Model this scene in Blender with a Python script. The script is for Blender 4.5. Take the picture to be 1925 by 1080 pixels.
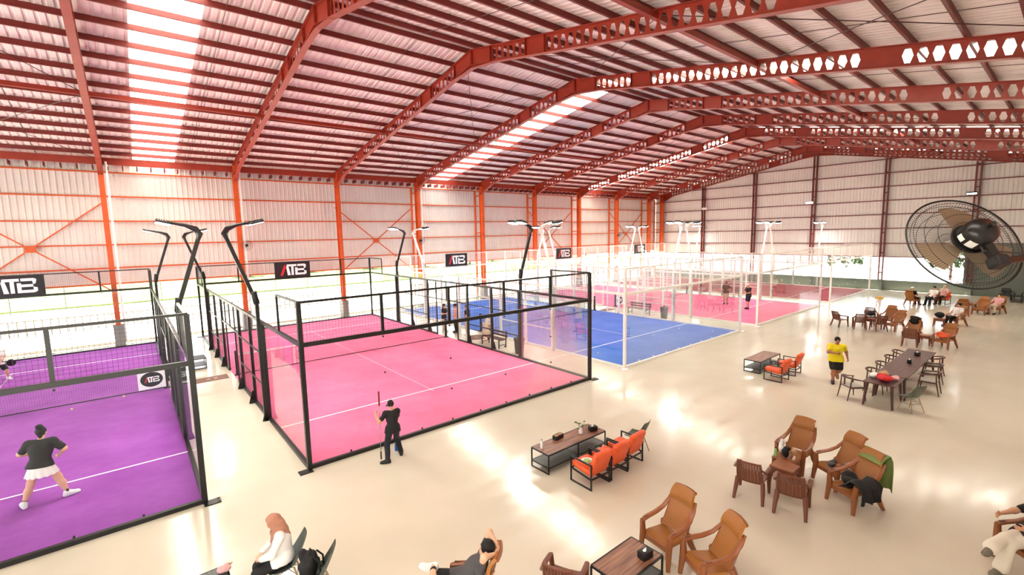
import bpy, math, random
import numpy as np
from mathutils import Vector, Matrix
random.seed(7)
for o in list(bpy.data.objects): bpy.data.objects.remove(o)
scn = bpy.context.scene
COL = scn.collection
# ------------------------------------------------------------------ camera
CAMP = Vector((-2.8945, -11.2366, 5.4537)); YAW, PITCH, ROLL, FPX = 0.6877, 0.1145, -0.0204, 874.73
_f = Vector((math.sin(YAW)*math.cos(PITCH), math.cos(YAW)*math.cos(PITCH), -math.sin(PITCH)))
_r0 = Vector((math.cos(YAW), -math.sin(YAW), 0)); _u0 = _r0.cross(_f)
_r = _r0*math.cos(ROLL) + _u0*math.sin(ROLL); _u = -_r0*math.sin(ROLL) + _u0*math.cos(ROLL)
cam = bpy.data.cameras.new('camera'); camo = bpy.data.objects.new('camera', cam); COL.objects.link(camo)
cam.sensor_width = 36; cam.lens = FPX/1925*36; cam.clip_start = .05; cam.clip_end = 800
M = Matrix((_r, _u, -_f)).transposed().to_4x4(); M.translation = CAMP
camo.matrix_world = M; scn.camera = camo
def ray(x, y): return _f + _r*((x-962.5)/FPX) - _u*((y-540)/FPX)
def onz(x, y, z=0.):
    d = ray(x, y); t = (z-CAMP.z)/d.z; return CAMP + d*t
# ------------------------------------------------------------------ world, sun, exposure
w = bpy.data.worlds.new('world'); scn.world = w; w.use_nodes = True
bg = w.node_tree.nodes['Background']; bg.inputs[0].default_value = (.93, .97, 1, 1); bg.inputs[1].default_value = 2.6
sun = bpy.data.lights.new('sun', 'SUN'); sun.energy = 26.0; sun.angle = .02; sun.color = (1, .95, .86)
suno = bpy.data.objects.new('sun', sun); COL.objects.link(suno)
suno.rotation_euler = Vector((-.25, -.32, -1)).to_track_quat('-Z', 'Y').to_euler()
vs = scn.view_settings; vs.view_transform = 'Standard'; vs.look = 'None'; vs.gamma = 1; vs.exposure = 0.62
vs.use_curve_mapping = False
scn.cycles.transparent_max_bounces = 64
scn.cycles.max_bounces = 8; scn.cycles.diffuse_bounces = 4; scn.cycles.glossy_bounces = 3
scn.cycles.caustics_reflective = False; scn.cycles.caustics_refractive = False
LAMP_W = 20.0
# ------------------------------------------------------------------ helpers
def lin(c):
    return tuple((x/12.92 if x <= .04045 else ((x+.055)/1.055)**2.4) for x in c)
def rgb(r, g, b): return lin((r/255, g/255, b/255))
MATS = {}
def mat(name, col, rough=.6, metal=0., var=0., vscale=6., bump=0., bscale=40., spec=.5, emit=None, es=0., coat=0.):
    if name in MATS: return MATS[name]
    m = bpy.data.materials.new(name); m.use_nodes = True; nt = m.node_tree; b = nt.nodes['Principled BSDF']
    b.inputs['Base Color'].default_value = (*col, 1); b.inputs['Roughness'].default_value = rough
    b.inputs['Metallic'].default_value = metal; b.inputs['Specular IOR Level'].default_value = spec
    if coat: b.inputs['Coat Weight'].default_value = coat; b.inputs['Coat Roughness'].default_value = .1
    if emit: b.inputs['Emission Color'].default_value = (*emit, 1); b.inputs['Emission Strength'].default_value = es
    if var or bump:
        tc = nt.nodes.new('ShaderNodeTexCoord')
    if var:
        n = nt.nodes.new('ShaderNodeTexNoise'); n.inputs['Scale'].default_value = vscale; n.inputs['Detail'].default_value = 5
        nt.links.new(tc.outputs['Object'], n.inputs['Vector'])
        r = nt.nodes.new('ShaderNodeValToRGB'); r.color_ramp.elements[0].position = .3; r.color_ramp.elements[1].position = .7
        r.color_ramp.elements[0].color = (*[c*(1-var) for c in col], 1)
        r.color_ramp.elements[1].color = (*[min(1, c*(1+var)) for c in col], 1)
        nt.links.new(n.outputs['Fac'], r.inputs['Fac']); nt.links.new(r.outputs['Color'], b.inputs['Base Color'])
    if bump:
        n2 = nt.nodes.new('ShaderNodeTexNoise'); n2.inputs['Scale'].default_value = bscale
        nt.links.new(tc.outputs['Object'], n2.inputs['Vector'])
        bp = nt.nodes.new('ShaderNodeBump'); bp.inputs['Strength'].default_value = bump; bp.inputs['Distance'].default_value = .01
        nt.links.new(n2.outputs['Fac'], bp.inputs['Height']); nt.links.new(bp.outputs['Normal'], b.inputs['Normal'])
    MATS[name] = m; return m
def glassmat(name, tint, refl=1.):
    m = bpy.data.materials.new(name); m.use_nodes = True; nt = m.node_tree; nt.nodes.clear()
    out = nt.nodes.new('ShaderNodeOutputMaterial'); mx = nt.nodes.new('ShaderNodeMixShader')
    tr = nt.nodes.new('ShaderNodeBsdfTransparent'); tr.inputs[0].default_value = (*tint, 1)
    gl = nt.nodes.new('ShaderNodeBsdfGlossy'); gl.inputs['Roughness'].default_value = .01; gl.inputs[0].default_value = (1, 1, 1, 1)
    fr = nt.nodes.new('ShaderNodeFresnel'); fr.inputs[0].default_value = 1.42
    mu = nt.nodes.new('ShaderNodeMath'); mu.operation = 'MULTIPLY'; mu.inputs[1].default_value = refl
    nt.links.new(fr.outputs[0], mu.inputs[0]); nt.links.new(mu.outputs[0], mx.inputs[0])
    nt.links.new(tr.outputs[0], mx.inputs[1]); nt.links.new(gl.outputs[0], mx.inputs[2]); nt.links.new(mx.outputs[0], out.inputs[0])
    MATS[name] = m; return m
class MB:
    def __init__(s): s.v = []; s.f = []; s.m = []; s.uv = {}
    def add(s, vs, fs, m=0):
        o = len(s.v); s.v += [tuple(p) for p in vs]; s.f += [tuple(i+o for i in f) for f in fs]; s.m += [m]*len(fs); return s
    def box(s, c, d, m=0, R=None):
        vs = []
        for x in (-.5, .5):
            for y in (-.5, .5):
                for z in (-.5, .5):
                    p = Vector((x*d[0], y*d[1], z*d[2]))
                    if R is not None: p = R @ p
                    vs.append(p+Vector(c))
        return s.add(vs, [(0,1,3,2),(4,6,7,5),(0,4,5,1),(2,3,7,6),(0,2,6,4),(1,5,7,3)], m)
    def bar(s, a, b, wd, h=None, m=0, up=(0,0,1)):
        a = Vector(a); b = Vector(b); h = h or wd; d = (b-a).normalized(); up = Vector(up)
        if abs(d.dot(up)) > .98: up = Vector((0,1,0))
        x = d.cross(up).normalized(); y = x.cross(d)
        vs = [p+x*(i*wd/2)+y*(j*h/2) for p in (a, b) for i, j in ((-1,-1),(1,-1),(1,1),(-1,1))]
        return s.add(vs, [(3,2,1,0),(4,5,6,7),(0,1,5,4),(1,2,6,5),(2,3,7,6),(3,0,4,7)], m)
    def wire(s, a, b, r, m=0):
        a = Vector(a); b = Vector(b); d = (b-a).normalized(); up = Vector((0,0,1)) if abs(d.z) < .9 else Vector((1,0,0))
        x = d.cross(up).normalized(); y = x.cross(d)
        vs = [p+x*(r*math.cos(t))+y*(r*math.sin(t)) for p in (a, b) for t in (0.5, 2.594, 4.689)]
        return s.add(vs, [(0,1,4,3),(1,2,5,4),(2,0,3,5)], m)
    def tube(s, pts, r, n=6, m=0, closed=False, flat=1.):
        pts = [Vector(p) for p in pts]; N = len(pts)
        rs = r if isinstance(r, (list, tuple)) else [r]*N
        dirs = []
        for i in range(N):
            a = pts[(i-1) % N] if (closed or i > 0) else pts[i]; b = pts[(i+1) % N] if (closed or i < N-1) else pts[i]
            dirs.append((b-a).normalized())
        d0 = dirs[0]; up = Vector((0,0,1)) if abs(d0.z) < .9 else Vector((1,0,0))
        x = d0.cross(up).normalized(); vs = []
        for i in range(N):
            d = dirs[i]; x = (x-d*x.dot(d)).normalized(); y = d.cross(x)
            for k in range(n):
                t = 2*math.pi*(k+.5)/n; vs.append(pts[i]+x*(rs[i]*math.cos(t))+y*(rs[i]*flat*math.sin(t)))
        fs = []
        for i in range(N if closed else N-1):
            j = (i+1) % N
            for k in range(n):
                l = (k+1) % n; fs.append((i*n+k, i*n+l, j*n+l, j*n+k))
        if not closed: fs += [tuple(range(n-1, -1, -1)), tuple((N-1)*n+k for k in range(n))]
        return s.add(vs, fs, m)
    def lathe(s, prof, n=12, c=(0,0,0), m=0, R=None):
        vs = []; c = Vector(c)
        for r, z in prof:
            for k in range(n):
                t = 2*math.pi*k/n; p = Vector((r*math.cos(t), r*math.sin(t), z))
                if R is not None: p = R @ p
                vs.append(p+c)
        fs = []
        for i in range(len(prof)-1):
            for k in range(n):
                l = (k+1) % n; fs.append((i*n+k, i*n+l, (i+1)*n+l, (i+1)*n+k))
        fs += [tuple(range(n-1, -1, -1)), tuple((len(prof)-1)*n+k for k in range(n))]
        return s.add(vs, fs, m)
    def plate(s, poly, t, org, ux, uy, m=0):
        """polygon in 2-D extruded by t along ux x uy"""
        org = Vector(org); ux = Vector(ux); uy = Vector(uy); nz = ux.cross(uy).normalized()
        a = [org+ux*p[0]+uy*p[1] for p in poly]; b = [p+nz*t for p in a]; n = len(a)
        fs = [tuple(range(n-1, -1, -1)), tuple(range(n, 2*n))]+[(i, (i+1) % n, n+(i+1) % n, n+i) for i in range(n)]
        return s.add(a+b, fs, m)
    def rbox(s, c, d, r, m=0, R=None, k=2):
        hs = [x/2 for x in d]; r = min(r, min(hs)*.98)
        def smp(h):
            e = [-h+r*(1-math.cos(math.pi/2*i/k)) for i in range(k+1)]
            return e+[-x for x in reversed(e)]
        S = [smp(h) for h in hs]; idx = {}; vs = []; fs = []
        def vid(p):
            q = tuple(max(-(h-r), min(h-r, x)) for x, h in zip(p, hs))
            dv = Vector([a-b for a, b in zip(p, q)])
            if dv.length > 1e-9: dv.normalize()
            pp = Vector(q)+dv*r; key = tuple(round(x, 5) for x in pp)
            if key not in idx:
                idx[key] = len(vs); pw = (R @ pp if R is not None else pp)+Vector(c); vs.append(pw)
            return idx[key]
        for ax in range(3):
            u, v = (ax+1) % 3, (ax+2) % 3
            for sg in (-1, 1):
                for i in range(len(S[u])-1):
                    for j in range(len(S[v])-1):
                        q = []
                        for a, b in ((i,j),(i+1,j),(i+1,j+1),(i,j+1)):
                            p = [0,0,0]; p[ax] = sg*hs[ax]; p[u] = S[u][a]; p[v] = S[v][b]; q.append(vid(p))
                        if sg < 0: q.reverse()
                        qq = []
                        for t in q:
                            if t not in qq: qq.append(t)
                        if len(qq) > 2: fs.append(tuple(qq))
        return s.add(vs, fs, m)
    def grid(s, fn, nu, nv, m=0, thick=0.):
        """surface fn(u,v)->Vector, optional thickness offset along normal"""
        P = [[Vector(fn(i/nu, j/nv)) for j in range(nv+1)] for i in range(nu+1)]
        o = [p for r in P for p in r]; W = nv+1
        fs = [(i*W+j, (i+1)*W+j, (i+1)*W+j+1, i*W+j+1) for i in range(nu) for j in range(nv)]
        o0 = len(s.v); nn_ = (nu+1)*(nv+1)
        for i in range(nu+1):
            for j in range(nv+1): s.uv[o0+i*W+j] = (i/nu, j/nv); s.uv[o0+nn_+i*W+j] = (i/nu, j/nv)
        if not thick: return s.add(o, fs, m)
        N = []
        for i in range(nu+1):
            for j in range(nv+1):
                a = P[min(i+1, nu)][j]-P[max(i-1, 0)][j]; b = P[i][min(j+1, nv)]-P[i][max(j-1, 0)]
                n = a.cross(b); N.append(n.normalized() if n.length > 1e-9 else Vector((0,0,1)))
        b = [p-n*thick for p, n in zip(o, N)]; L = len(o)
        fb = [tuple(L+k for k in reversed(f)) for f in fs]; rim = []
        ring = [i*W for i in range(nu+1)]+[nu*W+j for j in range(1, nv+1)]+[i*W+nv for i in range(nu-1, -1, -1)]+[j for j in range(nv-1, 0, -1)]
        for i in range(len(ring)):
            a, c = ring[i], ring[(i+1) % len(ring)]; rim.append((c, a, a+L, c+L))
        return s.add(o+b, fs+fb+rim, m)
    def mesh(s, name, mats, smooth=False, ang=40):
        me = bpy.data.meshes.new(name); me.from_pydata(s.v, [], s.f)
        for x in (mats if isinstance(mats, (list, tuple)) else [mats]): me.materials.append(MATS[x] if isinstance(x, str) else x)
        if max(s.m, default=0): me.polygons.foreach_set('material_index', s.m)
        if s.uv:
            ul = me.uv_layers.new(name='weave'); ul.data.foreach_set('uv', [c for f in s.f for i in f for c in s.uv.get(i, (0, 0))])
        if smooth:
            me.shade_smooth(); me.set_sharp_from_angle(angle=math.radians(ang))
        me.update(); return me
    def build(s, name, mats, parent=None, loc=(0,0,0), rz=0., smooth=False, ang=40):
        return inst(name, s.mesh(name, mats, smooth, ang), parent, loc, rz)
def inst(name, me, parent=None, loc=(0,0,0), rz=0.):
    o = bpy.data.objects.new(name, me); COL.objects.link(o); o.parent = parent; o.location = loc
    if rz: o.rotation_euler = (0, 0, rz)
    return o
def tag(o, label=None, cat=None, group=None, kind=None):
    if label: o['label'] = label
    if cat: o['category'] = cat
    if group: o['group'] = group
    if kind: o['kind'] = kind
    return o
def thing(name, label=None, cat=None, loc=(0,0,0), rz=0., group=None, kind=None):
    o = bpy.data.objects.new(name, None); COL.objects.link(o); o.location = loc; o.rotation_euler = (0,0,rz); o.empty_display_size = .1
    return tag(o, label, cat, group, kind)
def dup(root, loc, rz, label=None, group=None):
    r = root.copy(); COL.objects.link(r); r.location = loc; r.rotation_euler = (0,0,rz)
    if label: r['label'] = label
    if group: r['group'] = group
    for ch in list(root.children):
        c = ch.copy(); COL.objects.link(c); c.parent = r
        for g in ch.children:
            d = g.copy(); COL.objects.link(d); d.parent = c
    return r
# ------------------------------------------------------------------ materials
mat('steel', rgb(208, 88, 32), .45, var=.12, vscale=3, bump=.05)
mat('shaded_red_steel', rgb(112, 32, 26), .5, var=.1, vscale=3)  # purlins share the column paint; shade under the roof is in this colour
mat('shaded_steel', rgb(146, 46, 28), .45, var=.12, vscale=3, bump=.05)  # column paint again, darkened to carry the shade on rafters and beams
mat('roof_sheet', rgb(224, 210, 207), .5, var=.05, vscale=1.2)
mat('wall_sheet', rgb(228, 226, 221), .55, var=.05, vscale=1.0)
mat('concrete', rgb(150, 146, 142), .85, var=.12, vscale=4, bump=.2)
mat('green_wall', rgb(108, 118, 108), .7, var=.06, vscale=2)
mat('black_metal', rgb(13, 12, 12), .38, var=.1)
mat('white_metal', rgb(244, 240, 234), .4, var=.03)
mat('grey_metal', rgb(120, 118, 116), .4, metal=.6)
mat('chrome', rgb(200, 200, 200), .2, metal=1.)
mat('line_white', rgb(250, 248, 250), .7)
mat('black_plastic', rgb(14, 13, 14), .45)
mat('white_plastic', rgb(245, 244, 240), .4)
mat('sign_black', rgb(20, 18, 20), .5); mat('sign_red', rgb(196, 34, 44), .5); mat('sign_white', rgb(248, 248, 248), .5)
mat('lamp_glow', (1, 1, 1), .4, emit=(1, .98, .95), es=30.)
mat('rod_dark', rgb(60, 26, 24), .5)
glassmat('court_glass', (.97, .988, .98), .3)
def floormat():
    m = bpy.data.materials.new('epoxy_floor'); m.use_nodes = True; nt = m.node_tree; b = nt.nodes['Principled BSDF']
    tc = nt.nodes.new('ShaderNodeTexCoord')
    n = nt.nodes.new('ShaderNodeTexNoise'); n.inputs['Scale'].default_value = .35; n.inputs['Detail'].default_value = 6
    nt.links.new(tc.outputs['Object'], n.inputs['Vector'])
    r = nt.nodes.new('ShaderNodeValToRGB'); a = rgb(212, 203, 182); c = rgb(224, 215, 195)
    r.color_ramp.elements[0].position = .35; r.color_ramp.elements[1].position = .65
    r.color_ramp.elements[0].color = (*a, 1); r.color_ramp.elements[1].color = (*c, 1)
    nt.links.new(n.outputs['Fac'], r.inputs['Fac']); nt.links.new(r.outputs['Color'], b.inputs['Base Color'])
    n2 = nt.nodes.new('ShaderNodeTexNoise'); n2.inputs['Scale'].default_value = 1.1; n2.inputs['Detail'].default_value = 7
    mp = nt.nodes.new('ShaderNodeMapping'); mp.inputs['Scale'].default_value = (.35, 2.2, 1)
    nt.links.new(tc.outputs['Object'], mp.inputs['Vector']); nt.links.new(mp.outputs['Vector'], n2.inputs['Vector'])
    mr = nt.nodes.new('ShaderNodeMapRange'); mr.inputs['From Min'].default_value = .3; mr.inputs['From Max'].default_value = .7
    mr.inputs['To Min'].default_value = .07; mr.inputs['To Max'].default_value = .22
    nt.links.new(n2.outputs['Fac'], mr.inputs['Value']); nt.links.new(mr.outputs['Result'], b.inputs['Roughness'])
    bp = nt.nodes.new('ShaderNodeBump'); bp.inputs['Strength'].default_value = .12; bp.inputs['Distance'].default_value = .02
    nt.links.new(n2.outputs['Fac'], bp.inputs['Height']); nt.links.new(bp.outputs['Normal'], b.inputs['Normal'])
    b.inputs['Specular IOR Level'].default_value = .85
    MATS['floor'] = m
floormat()
def turf(name, col):
    m = bpy.data.materials.new(name); m.use_nodes = True; nt = m.node_tree; b = nt.nodes['Principled BSDF']
    tc = nt.nodes.new('ShaderNodeTexCoord')
    n = nt.nodes.new('ShaderNodeTexNoise'); n.inputs['Scale'].default_value = .55; n.inputs['Detail'].default_value = 8; n.inputs['Roughness'].default_value = .7
    nt.links.new(tc.outputs['Object'], n.inputs['Vector'])
    r = nt.nodes.new('ShaderNodeValToRGB'); r.color_ramp.elements[0].position = .36; r.color_ramp.elements[1].position = .68
    r.color_ramp.elements[0].color = (*[c*.88 for c in col], 1); r.color_ramp.elements[1].color = (*[min(1, c*1.08+.035) for c in col], 1)
    nt.links.new(n.outputs['Fac'], r.inputs['Fac']); nt.links.new(r.outputs['Color'], b.inputs['Base Color'])
    b.inputs['Roughness'].default_value = .85; b.inputs['Specular IOR Level'].default_value = .2
    n2 = nt.nodes.new('ShaderNodeTexNoise'); n2.inputs['Scale'].default_value = 160
    nt.links.new(tc.outputs['Object'], n2.inputs['Vector'])
    bp = nt.nodes.new('ShaderNodeBump'); bp.inputs['Strength'].default_value = .4; bp.inputs['Distance'].default_value = .01
    nt.links.new(n2.outputs['Fac'], bp.inputs['Height']); nt.links.new(bp.outputs['Normal'], b.inputs['Normal'])
    MATS[name] = m
turf('turf_purple', rgb(150, 68, 166)); turf('turf_pink', rgb(248, 116, 158)); turf('turf_blue', rgb(60, 108, 198)); turf('turf_red', rgb(168, 62, 78))
def skymat():
    m = bpy.data.materials.new('translucent_sheet'); m.use_nodes = True; nt = m.node_tree; nt.nodes.clear()
    out = nt.nodes.new('ShaderNodeOutputMaterial'); t = nt.nodes.new('ShaderNodeBsdfTranslucent'); t.inputs[0].default_value = (.9, .88, .8, 1)
    nt.links.new(t.outputs[0], out.inputs[0]); MATS['skylight'] = m
skymat()
# ================================================================== the hall
XL, XR = -15.6, 47.4           # frame line at the left end, gable wall
YB, YF, YR = 22.15, -12.4, 4.7  # back sheet, front eave, ridge
ZR, SL = 12.95, .182           # roof sheet at the ridge, slope
def zroof(y): return ZR-SL*abs(y-YR)
FX = [XL+6*i for i in range(11)]+[47.05]
floor = MB().box(((XL+XR)/2, (YB+YF)/2, -.1), (XR-XL, YB-YF, .2)).build('floor', 'floor')
tag(floor, 'polished cream epoxy floor of the sports hall', 'floor', kind='structure')
# --- roof
ceil = thing('ceiling', 'pitched corrugated metal roof on red steel purlins', 'roof', kind='structure')
def sheet_mesh(name, matn, w_, y0, y1, zf, pitch=.25, hh=.035):
    m = MB(); n = int(round(w_/pitch)); xs = []
    for i in range(n):
        b = i*pitch
        xs += [(b, 0), (b+pitch*.55, 0), (b+pitch*.67, hh), (b+pitch*.88, hh)]
    xs.append((w_, 0))
    vs = [(x, y, zf(y)+h) for y in (y0, y1) for x, h in xs]; k = len(xs)
    m.add(vs, [(i, i+1, k+i+1, k+i) for i in range(k-1)])
    return m.mesh(name, matn)
SKY = [(-2.25, -.4), (15.75, 17.6), (33.75, 35.6)]
for side, (y0, y1) in enumerate(((YR, YB+.5), (YR, YF-.5))):
    me = sheet_mesh('roof_sheet', 'roof_sheet', 1.0, y0, y1, zroof)
    x = XL
    segs = []
    for a, b in SKY: segs.append((x, a)); x = b
    segs.append((x, XR+.4))
    for a, b in segs:
        n = max(1, int(round(b-a))); wd = (b-a)/n
        for i in range(n):
            o = inst('roof_sheet', me, ceil, (a+i*wd, 0, 0)); o.scale.x = wd
    ms = sheet_mesh('skylight_panel', 'skylight', .925, y0, y1, zroof, pitch=.185)
    for a, b in SKY:
        for i in range(2): inst('skylight_panel', ms, ceil, (a+i*.925, 0, .002))
    sg = 1 if side == 0 else -1
    pm = MB().box(((XL+XR)/2, 0, -.1), (XR-XL, .07, .18)).mesh('purlin', 'shaded_red_steel')
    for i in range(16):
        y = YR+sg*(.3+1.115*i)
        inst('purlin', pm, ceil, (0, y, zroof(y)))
    # sag rods mid-bay
    rm = MB().wire((0, YR+sg*.3, zroof(YR+sg*.3)-.16), (0, YR+sg*16.9, zroof(YR+sg*16.9)-.16), .012).mesh('sag_rod', 'rod_dark')
    for a, b in zip(FX[:-1], FX[1:]):
        inst('sag_rod', rm, ceil, (a+(b-a)*.62, 0, 0))
    # diagonal roof bracing rods
    for bx in (-9.6, 8.4, 26.4, 38.4):
        for ya, yb in ((16.2, 8.5), (8.5, .4)):
            A = YR+sg*ya; B = YR+sg*yb
            for x0, x1 in ((bx, bx+6), (bx+6, bx)):
                MB().wire((x0, A, zroof(A)-.34), (x1, B, zroof(B)-.34), .014).build('brace_rod', 'rod_dark', ceil)
    # longitudinal struts
    y = YR+sg*8.4
    tm = MB().box(((XL+XR)/2, y, zroof(y)-.36), (XR-XL, .14, .16)).build('strut_beam', 'shaded_steel', ceil)
    y = YR+sg*16.2
    tm = MB().box(((XL+XR)/2, y, zroof(y)-.42), (XR-XL, .2, .34)).build('eave_beam', 'shaded_steel', ceil)
MB().plate([(-.28, -.04), (0, .02), (.28, -.04), (0, .06)], XR-XL+.4, (XL, YR, ZR), (0,1,0), (0,0,1)).build('ridge_cap', 'roof_sheet', ceil)
# --- portal frames with castellated rafters
def rafter_mesh(sg):
    m = MB(); dep = .6; ca = 1/math.sqrt(1+SL*SL); L = 16.3
    def pt(x, s, h): # s along slope-projected distance, h from centreline
        y = YR+sg*s; return (x, y, ZR-.2-SL*s-dep/2+h)
    def flange(h, wdt=.22, t=.02):
        a = [pt(x, s, h+k) for s in (0, L) for x, k in ((-wdt/2, 0), (wdt/2, 0), (wdt/2, t), (-wdt/2, t))]
        m.add(a, [(3,2,1,0),(4,5,6,7),(0,1,5,4),(1,2,6,5),(2,3,7,6),(3,0,4,7)])
    flange(dep/2-.02); flange(-dep/2)
    h = dep/2-.01
    def solid(s0, s1, dd=0):
        for x in (-.006, .006):
            m.add([pt(x, s0, -h), pt(x, s1, -h-dd), pt(x, s1, h), pt(x, s0, h)], [(0,1,2,3)])
    def cell(s0, p):
        c = s0+p/2; hx = [(c-.125, 0), (c-.06, .2), (c+.06, .2), (c+.125, 0), (c+.06, -.2), (c-.06, -.2)]
        for x in (-.006, .006):
            m.add([pt(x, *q) for q in ((s0,0), hx[0], hx[1], hx[2], hx[3], (s0+p,0), (s0+p,h), (s0,h))], [tuple(range(8))])
            m.add([pt(x, *q) for q in ((s0,0), hx[0], hx[5], hx[4], hx[3], (s0+p,0), (s0+p,-h), (s0,-h))], [tuple(range(8))])
        for i in range(6):
            a, b = hx[i], hx[(i+1) % 6]
            m.add([pt(-.006, *a), pt(-.006, *b), pt(.006, *b), pt(.006, *a)], [(0,1,2,3)])
    p = .33
    s = 0.; solid(0, 1.25); s = 1.25
    for i in range(6): cell(s, p); s += p
    solid(s, s+.95); s += .95
    i = 0
    while s+p < L-1.1:
        cell(s, p); s += p; i += 1
        if i == 22: solid(s, s+.9); s += .9
    solid(s, L)
    # haunch at the eave, gusset at the ridge, stiffener plates
    for x in (-.09, .09):
        m.add([pt(x*.1, L-1.6, -dep/2), pt(x*.1, L, -dep/2), pt(x*.1, L, -dep/2-.42)], [(0,1,2)])
    a = pt(0, L-1.6, -dep/2); b = pt(0, L, -dep/2-.42)
    m.bar(a, b, .2, .02)
    a = pt(0, 0, -dep/2-.1); b = pt(0, 1.3, -dep/2)
    m.bar(a, b, .2, .02)
    for x in (-.006, .006): m.add([pt(x, 0, -dep/2), pt(x, 1.3, -dep/2), pt(x, 0, -dep/2-.1)], [(0,1,2)])
    for ss in (.02, 1.25, 4.2-.95, 4.2): m.box(Vector(pt(0, ss, 0)), (.2, .02, dep))
    return m.mesh('rafter', 'shaded_steel')
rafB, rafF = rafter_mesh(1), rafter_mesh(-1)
def column_mesh(yc):
    m = MB(); zt = zroof(yc)-.2; zb = 1.1
    for dy in (-.2, .2): m.box((0, yc+dy, (zt+zb)/2), (.22, .02, zt-zb))
    m.box((0, yc, (zt+zb)/2), (.014, .4, zt-zb)); m.box((0, yc, zb+.01), (.3, .5, .025))
    for z in (zt-.05, zt-.75): m.box((0, yc, z), (.2, .4, .016))
    return m.mesh('column', 'steel')
colB, colF = column_mesh(20.9), column_mesh(-11.5)
ped = MB().box((0, 20.9, .55), (.42, .6, 1.1)).mesh('column_pedestal', 'concrete')
names = ['leftmost', 'second', 'third', 'fourth', 'fifth', 'sixth', 'seventh', 'eighth', 'ninth', 'tenth', 'eleventh', 'last']
for i, x in enumerate(FX):
    t = thing('portal_frame', 'orange steel portal frame with hexagon-holed rafters, %s along the hall' % names[i], 'steel frame', (x, 0, 0), kind='structure')
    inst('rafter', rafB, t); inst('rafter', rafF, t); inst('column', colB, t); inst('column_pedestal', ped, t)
    inst('column', colF, t)
# --- back wall
wb = thing('wall_back', 'pale corrugated back wall with orange girts above an open strip', 'wall', kind='structure')
ZB0 = 3.15
def wallsheet(h, w_=1.0, pitch=.25, hh=.03):
    m = MB(); n = int(round(w_/pitch)); xs = []
    for i in range(n):
        b = i*pitch; xs += [(b, 0), (b+pitch*.6, 0), (b+pitch*.7, -hh), (b+pitch*.9, -hh)]
    xs.append((w_, 0)); k = len(xs)
    m.add([(x, y, z) for z in (0, h) for x, y in xs], [(i, i+1, k+i+1, k+i) for i in range(k-1)])
    return m.mesh('wall_sheet', 'wall_sheet')
hsb = zroof(YB)-.02-ZB0
wm = wallsheet(hsb)
n = int((XR-XL))
for i in range(n): inst('wall_sheet', wm, wb, (XL+i*(XR-XL)/n, YB, ZB0)).scale.x = (XR-XL)/n
gm = MB().box(((XL+XR)/2, YB-.09, 0), (XR-XL, .1, .07)).mesh('girt', 'steel')
for z in (3.2, 4.06, 5.31, 6.57, 7.88, 9.15): inst('girt', gm, wb, (0, 0, z))
sm = MB().box((0, YB-.5, 9.35), (.05, .6, .22)).mesh('eave_bracket', 'shaded_red_steel')
for i in range(int((XR-XL)/.6)): inst('eave_bracket', sm, wb, (XL+.3+i*.6, 0, 0)) if i < 110 else None
pm = MB().box((0, YB-.2, 4.6), (.12, .12, 9.1)).box((0, 21.5, 5.6), (.06, .9, .08)).box((0, 21.5, 8.7), (.06, .9, .08)).mesh('wall_post', 'steel')
for x in FX[5:]: inst('wall_post', pm, wb, (x+.05, 0, 0))
MB().box(((XL+XR)/2, 21.5, .06), (XR-XL, .2, .12)).build('kerb', 'concrete', wb)
fm = MB()
rodv = MB().box((0, YB-.12, 1.65), (.025, .025, 3.1)).mesh('fence_rod', 'grey_metal')
x = XL
while x < XR: inst('fence_rod', rodv, wb, (x, 0, 0)); x += 2.0
rodh = MB().box(((XL+XR)/2, YB-.12, 0), (XR-XL, .025, .025)).mesh('fence_rail', 'grey_metal')
for z in (.95, 2.0): inst('fence_rail', rodh, wb, (0, 0, z))
# cross braces with centre plate
for bx, lb in ((-9.6, 'beside the large sign behind the purple court'), (8.4, 'behind the right half of the first pink court'), (26.4, 'behind the far pink court'), (38.4, 'next to the far corner of the hall')):
    t = thing('cross_brace', 'orange diagonal wall bracing with centre plate, '+lb, 'brace', (bx+3, YB-.25, 5.18), kind='structure')
    MB().box((0, 0, 0), (.42, .03, .34)).build('centre_plate', 'steel', t)
    for sx in (-1, 1):
        MB().bar((sx*.15, 0, .12), (sx*2.9, 0, 2.35), .06, .06).build('brace_arm', 'steel', t)
        MB().bar((sx*.15, 0, -.12), (sx*2.9, 0, -2.35), .06, .06).build('brace_arm', 'steel', t)
# downpipes
for x, lb in ((-3.36, 'second'), (2.62, 'fourth'), (14.64, 'sixth')):
    m = MB().tube([(x, 20.75, 9.55), (x, 20.75, 9.2), (x+.02, 20.75, .2)], .055, 8)
    m.lathe([(.075, 9.3), (.075, 9.4)], 10, (x, 20.75, 0))
    o = m.build('downpipe', 'white_plastic', None, smooth=True)
    tag(o, 'white rainwater downpipe on the back column behind the %s court' % {'second': 'purple', 'fourth': 'first pink', 'sixth': 'blue'}[lb], 'pipe', kind='structure')
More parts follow.
